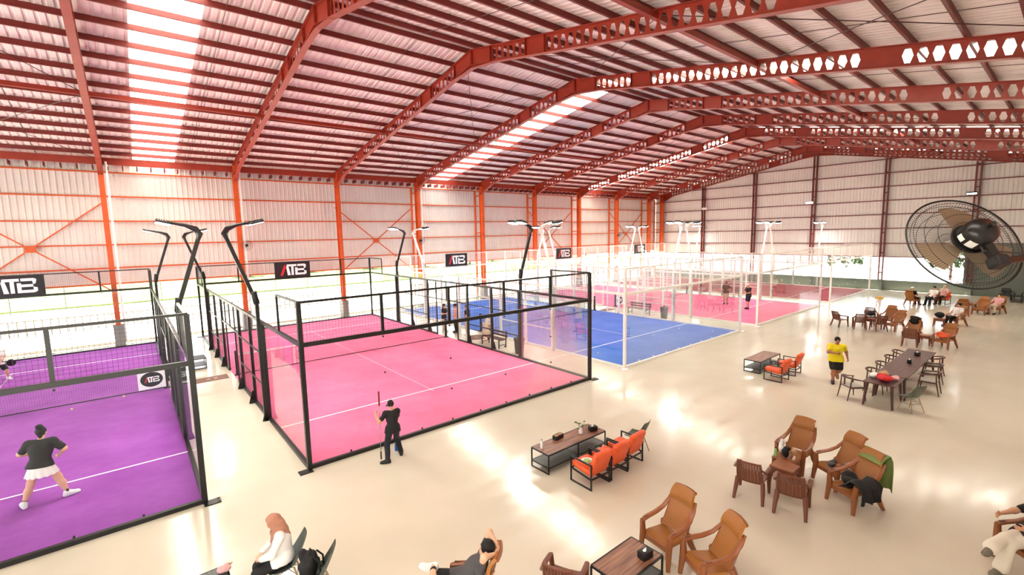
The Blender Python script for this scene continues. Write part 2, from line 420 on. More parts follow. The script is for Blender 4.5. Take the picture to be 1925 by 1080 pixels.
# --- gable wall on the right
wr = thing('wall_right', 'far gable wall of corrugated sheet over an open strip and green low wall', 'wall', kind='structure')
gs = wallsheet(1.0)
y = YF
while y < YB:
    wdt = min(1.0, YB-y); z0 = 2.8 if y > -5.8 else 4.0
    zt = zroof(y+.5)-.05
    o = inst('wall_sheet', gs, wr, (XR+.15, y+wdt, z0), -math.pi/2); o.scale = (wdt, 1, zt-z0); y += 1.0
for z in (2.85, 4.0, 5.28, 6.47, 7.64, 8.82, 9.94, 11.1):
    half = min(17.4, (ZR-.25-z)/SL); y0 = max(YF, YR-half); y1 = min(YB, YR+half)
    if z < 3: y0 = -5.7
    MB().box((XR+.06, (y0+y1)/2, z), (.1, y1-y0, .07)).build('girt', 'shaded_red_steel', wr)
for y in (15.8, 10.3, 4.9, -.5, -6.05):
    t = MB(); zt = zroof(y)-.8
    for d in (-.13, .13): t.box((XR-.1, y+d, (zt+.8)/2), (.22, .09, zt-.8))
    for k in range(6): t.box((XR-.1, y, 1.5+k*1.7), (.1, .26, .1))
    t.build('gable_column', 'shaded_red_steel', wr)
    MB().box((XR-.1, y, .45), (.3, .36, .9)).build('column_pedestal', 'green_wall', wr)
MB().box((XR, (YB-5.7)/2, .43), (.2, YB+5.7, .86)).build('low_wall', 'green_wall', wr)
MB().box((XR, (-5.7+YF)/2, 2.0), (.2, -YF-5.7, 4.0)).build('solid_wall', 'green_wall', wr)
y = -5.0
while y < YB: MB().box((XR, y, 1.85), (.03, .03, 2.0)).build('fence_rod', 'grey_metal', wr); y += 1.4
MB().box((XR, (YB-5.7)/2, 1.95), (.025, YB+5.7, .025)).build('fence_rail', 'grey_metal', wr)
# --- front and left walls, behind and beside the camera (openings shaped for the light gradient)
for nm, lb in (('wall_front', 'front wall sheet behind the viewing gallery'), ('wall_left', 'left gable wall sheet beyond the purple court')):
    pass
wf = MB().box(((-1+XR)/2, YF-.05, 4.9), (XR+1, .06, 9.8)).box(((XL-1)/2, YF-.05, 6.9), (-1-XL, .06, 5.8)).build('wall_front', 'wall_sheet'); tag(wf, 'front wall sheeting behind the viewing gallery', 'wall', kind='structure')
m = MB().plate([(YF, 6.5), (YB, 6.5), (YB, zroof(YB)), (YR, ZR), (YF, zroof(YF))], .06, (XL-.1, 0, 0), (0,1,0), (0,0,1))
tag(m.build('wall_left', 'wall_sheet'), 'left gable wall sheeting beyond the purple court', 'wall', kind='structure')
# gallery slab under the camera
tag(MB().box((-2.5, -12.9, 3.7), (10, 1.6, .25)).build('gallery_slab', 'concrete'), 'concrete viewing gallery slab by the front wall', 'gallery', kind='structure')
# --- outside ground
mat('ground', rgb(206, 202, 190), .9, var=.06, vscale=.4); mat('grass', rgb(84, 98, 44), .9, var=.25, vscale=.7)
mat('hedge', rgb(44, 62, 30), .9, var=.4, vscale=3); mat('fence_tan', rgb(92, 78, 62), .8)
tag(MB().box((15, 30, -.3), (260, 260, .2)).build('ground', 'ground'), 'pale bright ground outside the hall', 'ground', kind='structure')
tag(MB().box((10, 72, -.12), (150, 56, .12)).build('lawn', 'grass'), 'yellow-green grass field beyond the back wall', 'grass', kind='stuff')
# ================================================================== padel courts
PITCHX = 12.1
def wiremesh(w_, h_, cell, r):
    m = MB(); n = int(round(w_/cell)); k = int(round(h_/cell))
    for i in range(n+1): m.wire((w_*i/n, 0, 0), (w_*i/n, 0, h_), r)
    for j in range(k+1): m.wire((0, 0, h_*j/k), (w_, 0, h_*j/k), r)
    return m
MESHP = {}
def meshpanel(w_, h_, matn, cell=.075, r=.0027):
    k = (w_, h_, matn)
    if k not in MESHP: MESHP[k] = wiremesh(w_, h_, cell, r).mesh('mesh_panel', matn)
    return MESHP[k]
def logo(m, w_, h_, org, ux, uy, t=.004, white=1, red=2):
    """three-letter emblem: red and white slanted A, T, B"""
    org = Vector(org); ux = Vector(ux); uy = Vector(uy)
    def P(pts, mi): m.plate([(a*w_, b*h_) for a, b in pts], t, org, ux, uy, mi)
    P([(.06, .08), (.15, .08), (.29, .80), (.30, .92), (.22, .92)], red)
    P([(.24, .92), (.50, .92), (.50, .76), (.35, .76), (.41, .08), (.31, .08), (.28, .62)], white)
    P([(.44, .08), (.52, .08), (.52, .76), (.44, .76)], white); P([(.50, .76), (.62, .76), (.62, .92), (.50, .92)], white)
    P([(.57, .08), (.65, .08), (.65, .66), (.57, .66)], white)
    P([(.65, .76), (.90, .76), (.95, .80), (.95, .86), (.90, .92), (.65, .92)], white)
    P([(.65, .42), (.88, .42), (.88, .57), (.65, .57)], white); P([(.65, .08), (.90, .08), (.90, .24), (.65, .24)], white)
    P([(.88, .57), (.93, .60), (.95, .80), (.87, .76)], white); P([(.90, .08), (.96, .16), (.96, .36), (.88, .42), (.88, .24)], white)
def court(idx, cname, turfm, fm, label):
    x0 = PITCHX*(idx-1)
    t = thing('padel_court', label, 'padel court', (x0, 0, 0))
    MB().box((5, 10, .012), (9.98, 19.98, .024)).build('turf', turfm, t)
    for c, d in (((5, 3.05), (10, .05)), ((5, 16.95), (10, .05)), ((5, 10), (.05, 14.3))):
        MB().box((c[0], c[1], .026), (d[0]-.04, d[1], .006)).build('court_line', 'line_white', t)
    # base rail
    for a, b in (((0,0), (10,0)), ((0,20), (10,20))):
        MB().bar((a[0], a[1], .045), (b[0], b[1], .045), .09, .09).build('base_rail', fm, t)
    for x in (0, 10):
        for a, b in ((0, 8.9), (11.1, 20)): MB().bar((x, a, .045), (x, b, .045), .09, .09).build('base_rail', fm, t)
    # end walls: five 2 m panes each, mesh panels above, rails at 3 m and 4 m
    pane = MB().box((1, 0, 1.535), (1.985, .012, 2.89)).mesh('glass_pane', 'court_glass')
    clip = MB().box((0, 0, 0), (.035, .04, .04)).mesh('pane_clip', fm)
    mp21 = meshpanel(2.0, 1.0, fm)
    for y in (0, 20):
        for i in range(5):
            inst('glass_pane', pane, t, (2*i, y, 0)); inst('mesh_panel', mp21, t, (2*i, y, 3))
            for z in (.14, 1.05, 1.95, 2.9):
                if 0 < i: inst('pane_clip', clip, t, (2*i, y, z))
            inst('pane_clip', clip, t, (2*i+1, y, .14))
        MB().bar((0, y, 3.0), (10, y, 3.0), .08, .1).build('rail', fm, t)
        MB().bar((0, y, 4.0), (10, y, 4.0), .05, .05).build('rail', fm, t)
        for i in range(6):
            if i in (0, 5): MB().box((2*i, y, 2.0), (.1, .1, 4.0)).build('post', fm, t)
            else: MB().box((2*i, y, 3.5), (.07, .06, 1.0)).build('post', fm, t)
    spane = MB().box((0, 1, 1.535), (.012, 1.985, 2.89)).mesh('glass_pane', 'court_glass')
    plate = MB().box((0, 0, .01), (.3, .22, .02)); [plate.lathe([(.015, .02), (.015, .035)], 6, (dx, dy, 0)) for dx in (-.11, .11) for dy in (-.07, .07)]
    platem = plate.mesh('base_plate', fm)
    brk = MB().plate([(0,0), (.16,0), (.05,.42), (0,.42)], .02, (0, -.01, 0), (1,0,0), (0,0,1)); brk.box((.05, -.0, .06), (.1, .12, .12))
    brkm = brk.mesh('post_bracket', fm)
    for x, s in ((0, -1), (10, 1)):
        for y in (0, 2, 16, 18):
            inst('glass_pane', spane, t, (x, y, 0))
        for y in (0, 18):
            inst('mesh_panel', mp21, t, (x, y, 3), math.pi/2)
            MB().bar((x, y, 4), (x, y+2, 4), .05, .05).build('rail', fm, t)
            MB().box((x, y+(2 if y == 0 else 0), 3.5), (.05, .05, 1.0)).build('post', fm, t)
        MB().bar((x, 0, 3), (x, 20, 3), .07, .09).build('rail', fm, t)
        for y in (4, 6, 8, 12, 14, 16):
            MB().box((x, y, 1.5), (.09, .11, 3.0)).build('post', fm, t)
            o = inst('post_bracket', brkm, t, (x+s*.045, y, 0)); o.scale.x = s
        for y in (8.95, 10, 11.05): MB().box((x, y, 1.5 if y != 10 else 2.5), (.05, .05, 3.0 if y != 10 else 1.0)).build('post', fm, t)
        for y in (4, 6, 12, 14):
            inst('mesh_panel', meshpanel(2.0, 3.0, fm), t, (x, y, 0), math.pi/2)
            for z in (1.0, 2.0): MB().bar((x+s*.04, y, z), (x+s*.04, y+2, z), .03, .04).build('rail', fm, t)
        for y in (8, 11): inst('mesh_panel', meshpanel(1.0, 3.0, fm), t, (x, y, 0), math.pi/2)
        inst('mesh_panel', mp21, t, (x, 9, 2), math.pi/2)
        MB().bar((x, 8, 2.02), (x, 12, 2.02), .05, .06).build('rail', fm, t)
        for y in (0, 20): inst('base_plate', platem, t, (x+s*.12, y+(-.1 if y == 0 else .1), 0))
    # corner knob caps
    return t
specs = [(0, 'purple', 'turf_purple', 'black_metal', 'padel court with purple turf, black frame and glass walls'),
         (1, 'first pink', 'turf_pink', 'black_metal', 'padel court with bright pink turf inside a black frame'),
         (2, 'blue', 'turf_blue', 'white_metal', 'padel court with blue turf inside a white frame'),
         (3, 'far pink', 'turf_pink', 'white_metal', 'padel court with pink turf inside a white frame, beyond the blue court'),
         (4, 'red', 'turf_red', 'white_metal', 'farthest padel court, dark red turf inside a white frame')]
netm = wiremesh(9.7, .8, .06, .0022).mesh('net_mesh', 'black_plastic')
bandm = MB().box((4.85, 0, .83), (9.7, .02, .06)).mesh('net_band', 'white_plastic')
hemm = MB().box((4.85, 0, .035), (9.7, .02, .03)).mesh('net_hem', 'black_plastic')
npost = MB().box((0, 0, .5), (.09, .09, 1.0)).box((0, 0, .02), (.2, .2, .04)).mesh('net_post', 'black_metal')
for idx, cn, tm, fm, lb in specs:
    x0 = PITCHX*(idx-1)
    court(idx, cn, tm, fm, lb)
    n = thing('court_net', 'black mesh net with white band across the %s court' % cn, 'net', (x0+.15, 10, .025))
    inst('net_mesh', netm, n, (0, 0, .04)); inst('net_band', bandm, n); inst('net_hem', hemm, n)
    for x in (-.05, 9.75): inst('net_post', npost, n, (x, 0, 0))
    # advertising board in the far top frame
    m = MB().box((0, 0, .5), (2.0, .04, .98)); s = thing('sign_board', 'black board reading ATB above the far glass of the %s court' % cn, 'sign', (x0+(5 if idx else 5.0), 19.93, 3.02))
    m.build('board', 'sign_black', s)
    m = MB(); logo(m, 1.72, .8, (-.86, -.021, .1), (1,0,0), (0,0,1)); m.m = [k-1 for k in m.m]
    m.build('lettering', ['sign_white', 'sign_red'], s)
# sign hanging on the purple net
s = thing('net_sign', 'white sheet with black oval reading ATB hanging on the purple net', 'sign', (-2.62, 9.94, .1))
MB().box((0, 0, .34), (.8, .012, .68)).build('sheet', 'sign_white', s)
el = [(.33*math.cos(a), .27*math.sin(a)) for a in [2*math.pi*k/28 for k in range(28)]]
MB().plate(el, .004, (0, -.007, .35), (1,0,0), (0,0,1)).build('oval', 'sign_black', s)
m = MB(); logo(m, .5, .24, (-.25, -.012, .23), (1,0,0), (0,0,1)); m.m = [k-1 for k in m.m]; m.build('lettering', ['sign_white', 'sign_red'], s)
s = thing('net_sign', 'white sheet with black oval hanging on the far pink court net', 'sign', (24.75, 9.94, .1))
MB().box((0, 0, .34), (.8, .012, .68)).build('sheet', 'sign_white', s)
MB().plate(el, .004, (0, -.007, .35), (1,0,0), (0,0,1)).build('oval', 'sign_black', s)
m = MB(); logo(m, .5, .24, (-.25, -.012, .23), (1,0,0), (0,0,1)); m.m = [k-1 for k in m.m]; m.build('lettering', ['sign_white', 'sign_red'], s)
# --- floodlight masts
lampbody = MB().rbox((0, 0, .03), (.34, .4, .06), .02); [lampbody.box((-.15+.05*k, 0, .075), (.012, .36, .04)) for k in range(7)]
lampbody = lampbody.mesh('lamp_housing', 'black_metal')
lens = MB().box((0, 0, -.004), (.3, .36, .01)).mesh('lamp_lens', 'lamp_glow')
def mast(x, y, s, fm, label):
    """s: outward direction along X"""
    t = thing('floodlight_mast', label, 'floodlight', (x+s*.1, y, 0))
    MB().bar((0, 0, 0), (0, 0, 3.75), .1, .12).build('lower_post', fm, t)
    m = MB().rbox((s*.03, 0, 3.75), (.16, .16, .4), .04, R=Matrix.Rotation(s*.16, 3, 'Y')); m.build('joint', fm, t, smooth=True)
    MB().bar((s*.03, 0, 3.7), (s*.62, 0, 5.5), .08, .1).build('upper_post', fm, t)
    pth = [(s*.6, 0, 5.42), (s*.66, 0, 5.62), (s*.58, 0, 5.76), (s*.35, 0, 5.86), (s*.0, 0, 5.94)]
    MB().tube(pth, [.055, .11, .1, .06, .045], 8, flat=.8).build('curved_arm', fm, t, smooth=True)
    MB().bar((-s*.02, -.42, 5.94), (-s*.02, .42, 5.94), .05, .04).build('cross_arm', fm, t)
    for dy in (-.27, .27):
        h = inst('lamp_housing', lampbody, t, (-s*.12, dy, 5.9)); h.rotation_euler = (0, s*.25, 0)
        inst('lamp_lens', lens, h)
        L = bpy.data.lights.new('floodlight', 'SPOT'); L.energy = LAMP_W*10; L.spot_size = 3.0; L.spot_blend = 1.; L.shadow_soft_size = .3; L.color = (1, .97, .93)
        lo = bpy.data.objects.new('floodlight_beam', L); COL.objects.link(lo); lo.parent = t; lo.location = (-s*.12, dy, 5.86); lo.rotation_euler = (0, s*.35, 0)
for idx, cn, tm, fm, lb in specs:
    x0 = PITCHX*(idx-1); cl = 'black' if fm == 'black_metal' else 'white'
    for s, x, sd in ((-1, x0, 'left'), (1, x0+10, 'right')):
        if idx == 0 and s < 0: continue
        for y, e in ((4, 'near'), (16, 'far')):
            mast(x, y, s, fm, '%s floodlight mast at the %s end of the %s court, its %s side' % (cl, e, cn, sd))
# ================================================================== furniture
def wickermat(name, c0, c1, sc=22.):
    m = bpy.data.materials.new(name); m.use_nodes = True; nt = m.node_tree; b = nt.nodes['Principled BSDF']
    tc = nt.nodes.new('ShaderNodeTexCoord'); mp = nt.nodes.new('ShaderNodeMapping'); mp.inputs['Rotation'].default_value = (0, 0, .785)
    ck = nt.nodes.new('ShaderNodeTexChecker'); ck.inputs['Scale'].default_value = sc
    ck.inputs['Color1'].default_value = (*c0, 1); ck.inputs['Color2'].default_value = (*c1, 1)
    nt.links.new(tc.outputs['UV'], mp.inputs['Vector']); nt.links.new(mp.outputs['Vector'], ck.inputs['Vector'])
    nt.links.new(ck.outputs['Color'], b.inputs['Base Color'])
    bp = nt.nodes.new('ShaderNodeBump'); bp.inputs['Strength'].default_value = .5; bp.inputs['Distance'].default_value = .006
    nt.links.new(ck.outputs['Fac'], bp.inputs['Height']); nt.links.new(bp.outputs['Normal'], b.inputs['Normal'])
    b.inputs['Roughness'].default_value = .42; MATS[name] = m
wickermat('wicker', rgb(178, 114, 48), rgb(140, 84, 32))
mat('brown_plastic', rgb(146, 84, 46), .35, var=.08, vscale=5); mat('dark_brown', rgb(112, 58, 36), .4, var=.08, vscale=5)
def woodmat(name, c0, c1, sc):
    m = bpy.data.materials.new(name); m.use_nodes = True; nt = m.node_tree; b = nt.nodes['Principled BSDF']
    tc = nt.nodes.new('ShaderNodeTexCoord'); mp = nt.nodes.new('ShaderNodeMapping'); mp.inputs['Scale'].default_value = sc
    n = nt.nodes.new('ShaderNodeTexNoise'); n.inputs['Scale'].default_value = 3; n.inputs['Detail'].default_value = 6
    nt.links.new(tc.outputs['Object'], mp.inputs['Vector']); nt.links.new(mp.outputs['Vector'], n.inputs['Vector'])
    r = nt.nodes.new('ShaderNodeValToRGB'); r.color_ramp.elements[0].position = .35; r.color_ramp.elements[1].position = .65
    r.color_ramp.elements[0].color = (*c0, 1); r.color_ramp.elements[1].color = (*c1, 1)
    nt.links.new(n.outputs['Fac'], r.inputs['Fac']); nt.links.new(r.outputs['Color'], b.inputs['Base Color']); b.inputs['Roughness'].default_value = .35
    MATS[name] = m
woodmat('table_wood', rgb(118, 78, 60), rgb(164, 116, 90), (.6, 7, 1)); woodmat('dark_wood', rgb(72, 42, 36), rgb(96, 58, 48), (.5, 6, 1))
mat('orange_leather', rgb(234, 92, 42), .5, var=.08, vscale=7, bump=.12, bscale=14); mat('green_shell', rgb(44, 58, 42), .4); mat('grey_green', rgb(92, 98, 84), .5)
mat('seat_pad', rgb(176, 170, 158), .7); mat('light_leg', rgb(176, 150, 118), .5); mat('table_grey', rgb(92, 98, 92), .4)
# every chair is built facing local +Y with its origin on the floor under the seat
def high_chair(label, pm='brown_plastic', wk='wicker'):
    t = thing('recliner_chair', label, 'chair')
    def bk(u, v):  # back panel
        zz = .36+.46*v; wdt = .25-.02*v-.012*math.sin(math.pi*v); x = (u-.5)*2*wdt
        return (x, -.2-.215*v-.035*math.cos((u-.5)*math.pi)+.03, zz)
    MB().grid(bk, 8, 6, thick=.03).build('backrest', wk, t, smooth=True, ang=50)
    for s in (-1, 1): MB().tube([bk(.5+s*.5, v) for v in (0, .3, .6, 1.)], [.028, .026, .026, .026], 6).build('back_rail', pm, t, smooth=True)
    def hd(u, v):
        a = (u-.5)*2; zz = .84+.2*v-.012*a*a*v; return (a*(.235-.035*v*v), -.415-.09*v+.05*math.sin(math.pi*(v*.8+.1))-.035*math.cos(a*1.57)+.03, zz)
    m = MB().grid(hd, 8, 6, thick=.05); m.build('headrest', wk, t, smooth=True, ang=50)
    MB().tube([hd(u, 1.) for u in (0, .2, .5, .8, 1)], .03, 6).build('headrest_rim', pm, t, smooth=True)
    def st(u, v): return ((u-.5)*(.48+.06*v), -.22+.5*v, .36+.04*v-.03*math.sin(math.pi*u)*1.-.05*max(0, v-.85)/.15)
    MB().grid(st, 8, 8, thick=.04).build('seat', wk, t, smooth=True, ang=50)
    m = MB(); m.grid(lambda u, v: ((u-.5)*.54, .285-.012*v, .34-.09*v+.01*math.cos((u-.5)*3)), 6, 2, thick=.025); m.build('seat_apron', pm, t)
    for s in (-1, 1):
        pth = [(s*.29, .285, .565), (s*.3, .15, .585), (s*.295, -.05, .6), (s*.275, -.22, .66), (s*.25, -.34, .77), (s*.225, -.42, .9)]
        m = MB()
        for i in range(len(pth)-1): pass
        m.tube(pth, [.044, .052, .05, .044, .04, .032], 8, flat=.5)
        a = m.build('arm', pm, t, smooth=True, ang=60)
        MB().box((s*.3, .2, .608), (.03, .1, .006)).build('cup_slot', 'dark_brown', a)
        m = MB().tube([(s*.29, .28, .57), (s*.275, .28, .36), (s*.295, .32, 0)], [.044, .056, .036], 6); m.build('leg', pm, t, smooth=True, ang=60)
        m = MB().tube([(s*.25, -.2, .42), (s*.265, -.28, .22), (s*.285, -.40, 0)], [.055, .052, .034], 6); m.build('leg', pm, t, smooth=True, ang=60)
    return t
def low_chair(label, pm='dark_brown'):
    t = thing('slatted_armchair', label, 'chair')
    def st(u, v): return ((u-.5)*(.46+.05*v), -.2+.45*v, .4-.02*math.sin(math.pi*u))
    MB().grid(st, 6, 6, thick=.03).build('seat', pm, t, smooth=True, ang=50)
    def bp(u, v): return ((u-.5)*(.46-.05*v*v), -.21-.16*v-.03*math.cos((u-.5)*math.pi), .4+.46*v)
    for k in range(7):
        u0 = .04+k*.134
        MB().grid(lambda u, v: bp(u0+u*.115, v*.62), 1, 4, thick=.016).build('back_slat', pm, t)
    m = MB()
    for k in range(9): m.grid(lambda u, v: bp(.04+k*.112+u*.045, .62+.3*v), 1, 2, thick=.014)
    for k in range(5): m.grid(lambda u, v: bp(.04+u*.93, .62+.065*k+.028*v), 6, 1, thick=.014)
    m.build('back_lattice', pm, t)
    MB().tube([bp(u, .97) for u in (0, .25, .5, .75, 1)], [.02, .024, .026, .024, .02], 6, flat=.8).build('top_rail', pm, t, smooth=True)
    for s in (-1, 1):
        MB().tube([bp(.5+s*.5, v) for v in (0, .5, 1)], .018, 6).build('back_rail', pm, t, smooth=True)
        MB().tube([bp(.5+s*.5, .75), (s*.27, -.22, .64), (s*.29, 0, .61), (s*.285, .22, .58)], [.026, .042, .044, .04], 8, flat=.5).build('arm', pm, t, smooth=True, ang=60)
        MB().tube([(s*.28, .22, .58), (s*.265, .23, .36), (s*.275, .27, 0)], [.038, .044, .028], 6).build('leg', pm, t, smooth=True, ang=60)
        MB().tube([(s*.23, -.2, .42), (s*.25, -.26, .2), (s*.265, -.34, 0)], [.042, .04, .028], 6).build('leg', pm, t, smooth=True, ang=60)
    return t
def lounge_chair(label):
    t = thing('lounge_armchair', label, 'armchair')
    b = .028
    for s in (-1, 1):
        m = MB(); x = s*.29
        for a, c in (((x, .3, 0), (x, .3, .56)), ((x, -.3, 0), (x, -.3, .56)), ((x, -.314, .014), (x, .314, .014)), ((x, -.314, .56), (x, .314, .56))): m.bar(a, c, b, b)
        m.bar((x, .3, .3), (x, -.3, .24), b, .03); m.build('side_frame', 'black_metal', t)
    for y, z in ((.3, .3), (-.3, .24), (-.3, .5)): MB().bar((-.29, y, z), (.29, y, z), b, b).build('cross_bar', 'black_metal', t)
    R = Matrix.Rotation(.1, 3, 'X')
    MB().rbox((0, .03, .36), (.53, .6, .13), .05, R=R).build('seat_cushion', 'orange_leather', t, smooth=True, ang=70)
    R = Matrix.Rotation(.32, 3, 'X')
    MB().rbox((0, -.3, .58), (.53, .13, .5), .05, R=R).build('back_cushion', 'orange_leather', t, smooth=True, ang=70)
    return t
def dining_chair(label):
    t = thing('dining_armchair', label, 'chair'); mt = 'dark_wood'
    MB().rbox((0, 0, .44), (.46, .44, .04), .018).build('seat_pad', 'seat_pad', t, smooth=True)
    m = MB()
    for a, c in (((-.24, .22, .42), (.24, .22, .42)), ((-.24, -.2, .42), (.24, -.2, .42)), ((-.24, .22, .42), (-.24, -.2, .42)), ((.24, .22, .42), (.24, -.2, .42))): m.bar(a, c, .03, .045)
    m.build('seat_frame', mt, t)
    for s in (-1, 1):
        MB().tube([(s*.27, .25, 0), (s*.245, .2, .42), (s*.26, .17, .66)], [.014, .022, .016], 6).build('leg', mt, t, smooth=True)
        MB().tube([(s*.23, -.3, 0), (s*.22, -.22, .42), (s*.23, -.2, .69)], [.014, .022, .016], 6).build('leg', mt, t, smooth=True)
    arc = [(-.27, .23, .655), (-.28, .05, .67)]+[(-.28*math.cos(a), -.05-.24*math.sin(a), .69+.05*math.sin(a)) for a in [math.pi*k/8 for k in range(1, 8)]]+[(.28, .05, .67), (.27, .23, .655)]
    MB().tube(arc, [.016, .02]+[.024+.012*math.sin(math.pi*k/8) for k in range(1, 8)]+[.02, .016], 6, flat=.9).build('arm_rail', mt, t, smooth=True)
    MB().box((0, -.26, .6), (.06, .02, .25)).build('back_splat', mt, t)
    return t
def shell_chair(label, mt='green_shell', leg='light_leg'):
    t = thing('shell_chair', label, 'chair')
    def sh(u, v):
        a = (u-.5)*2
        if v < .5:
            w_ = v/.5; y = .22-.38*w_; z = .45-.035*math.sin(w_*math.pi)+.02*(1-w_)*-1
            wd = .22+.02*math.sin(w_*3.14); lift = .07*abs(a)**2.5*(.4+.6*w_)
        else:
            w_ = (v-.5)/.5; y = -.16-.12*w_-.05*math.sin(w_*1.57); z = .45+.40*w_
            wd = .24*(1-.28*w_*w_); lift = .07*abs(a)**2.5*(1-w_); y += .06*abs(a)**2*(1-.5*w_)
        return (a*wd, y, z+lift)
    MB().grid(sh, 10, 16, thick=.012).build('shell', mt, t, smooth=True, ang=60)
    for sx in (-1, 1):
        for sy in (-1, 1):
            MB().tube([(sx*.13, sy*.1-.02, .42), (sx*.22, sy*.22-.02, 0)], [.014, .012], 6).build('leg', leg, t, smooth=True)
    m = MB()
    for sx in (-1, 1):
        m.wire((sx*.15, .13, .3), (-sx*.1, -.1, .4), .006); m.wire((sx*.16, -.16, .3), (-sx*.1, .1, .4), .006)
        m.wire((sx*.17, .15, .25), (sx*.17, -.18, .25), .006); m.wire((-.17, sx*.16, .25), (.17, sx*.16, .25), .006)
    m.build('wire_brace', 'black_metal', t)
    return t
def coffee_table(label, L, W_, H_, top='table_wood', bays=1):
    t = thing('coffee_table', label, 'table'); b = .025
    nb = 8
    for k in range(nb): MB().box((0, -W_/2+W_*(k+.5)/nb, H_-.012), (L-.01, W_/nb-.003, .024)).build('top_plank', top, t)
    m = MB()
    for y in (-W_/2, W_/2): m.bar((-L/2, y, H_-.015), (L/2, y, H_-.015), b, .03); m.bar((-L/2, y, .15), (L/2, y, .15), b, b)
    for x in (-L/2, L/2): m.bar((x, -W_/2, H_-.015), (x, W_/2, H_-.015), b, .03)
    m.build('frame', 'black_metal', t)
    for i in range(bays+1):
        x = -L/2+L*i/bays
        for y in (-W_/2, W_/2): MB().bar((x, y, 0), (x, y, H_-.02), b, b).build('leg', 'black_metal', t)
        MB().bar((x, -W_/2, .0125), (x, W_/2, .0125), b, b).build('floor_bar', 'black_metal', t); MB().bar((x, -W_/2, .15), (x, W_/2, .15), b, b).build('shelf_bar', 'black_metal', t)
    for i in range(bays): MB().box((-L/2+L*(i+.5)/bays, 0, .155), (L/bays-.03, W_-.03, .012)).build('shelf', 'table_grey', t)
    return t
def plastic_table(label, L=.46, W_=.46, H_=.46):
    t = thing('side_table', label, 'table')
    MB().rbox((0, 0, H_-.02), (L, W_, .04), .012).build('table_top', 'brown_plastic', t)
    m = MB()
    for y in (-W_/2+.02, W_/2-.02): m.box((0, y, H_-.09), (L-.04, .02, .12))
    for x in (-L/2+.02, L/2-.02): m.box((x, 0, H_-.09), (.02, W_-.04, .12))
    m.build('apron', 'dark_brown', t)
    for sx in (-1, 1):
        for sy in (-1, 1): MB().tube([(sx*(L/2-.04), sy*(W_/2-.04), H_-.04), (sx*(L/2-.015), sy*(W_/2-.015), 0)], [.04, .024], 6).build('leg', 'dark_brown', t)
    return t
def wood_table(label, L, W_, H_=.75):
    t = thing('dining_table', label, 'table')
    MB().rbox((0, 0, H_-.02), (L, W_, .04), .015).build('table_top', 'dark_wood', t)
    m = MB()
    for y in (-.12, .12): m.box((0, y, H_-.07), (L-.3, .03, .06))
    m.build('apron', 'dark_wood', t)
    for sx in (-1, 1):
        for sy in (-1, 1): MB().tube([(sx*(L/2-.12), sy*(W_/2-.1), H_-.04), (sx*(L/2-.05), sy*(W_/2-.04), 0)], [.05, .032], 6).build('leg', 'dark_wood', t)
    return t
def place(t, x, y, face, z=0.):
    """face: world direction (degrees from +X) in which the chair looks"""
    t.location = (x, y, z); t.rotation_euler = (0, 0, math.radians(face-90)); return t
# --- middle lounge: long coffee table and three orange armchairs
place(coffee_table('long wooden coffee table with black frame in front of three orange armchairs', 1.98, .57, .47, bays=2), 5.03, -3.69, 90)
L0 = lounge_chair('orange leather armchair with a green bowl on its seat, nearest of the row of three'); place(L0, 4.55, -4.76, 88)
place(dup(L0, (0,0,0), 0, 'middle one of three orange leather armchairs facing the long coffee table', 'orange lounge armchairs'), 5.2, -4.76, 90)
place(dup(L0, (0,0,0), 0, 'orange leather armchair next to a green shell chair at the row end', 'orange lounge armchairs'), 5.86, -4.7, 92)
L0['group'] = 'orange lounge armchairs'
S0 = shell_chair('dark green shell chair at the end of the orange armchair row'); place(S0, 6.46, -4.6, 100)
# --- near lounge
place(coffee_table('small wooden coffee table with black frame at the bottom of the picture', 1.0, .58, .45), 2.61, -7.19, 90)
H0 = high_chair('brown woven high-back chair facing the small wooden coffee table, farther of the two'); place(H0, 3.72, -7.18, 172)
place(dup(H0, (0,0,0), 0, 'brown woven high-back chair beside the small coffee table, nearest the bottom edge', 'high-back woven chairs'), 3.62, -7.98, 150)
H0['group'] = 'high-back woven chairs'
place(dup(H0, (0,0,0), 0, 'brown high-back chair holding the man who leans back', 'high-back woven chairs'), .44, -6.04, 135)
W0 = low_chair('dark brown slatted armchair cut off at the bottom edge left of the small table'); place(W0, 1.64, -6.8, 28)
W0['group'] = 'slatted plastic armchairs'
# --- brown plastic group
place(plastic_table('brown plastic side table between the slatted armchairs and the jackets', .42, .46), 7.47, -7.62, 90)
place(plastic_table('brown plastic side table piled with bags and bottles', .42, .46), 7.9, -7.5, 90)
place(dup(W0, (0,0,0), 0, 'slatted brown armchair seen from behind, left of the side table', 'slatted plastic armchairs'), 6.62, -7.32, 12)
place(dup(W0, (0,0,0), 0, 'slatted brown armchair seen from behind, in front of the side table', 'slatted plastic armchairs'), 6.68, -8.05, 14)
place(dup(H0, (0,0,0), 0, 'brown high-back chair behind the table piled with bags', 'high-back woven chairs'), 8.52, -7.46, 176)
place(dup(H0, (0,0,0), 0, 'empty brown high-back chair right of the table piled with bags', 'high-back woven chairs'), 8.42, -8.32, 150)
place(dup(H0, (0,0,0), 0, 'brown high-back chair draped with a green jacket and black clothes', 'high-back woven chairs'), 7.74, -8.78, 152)
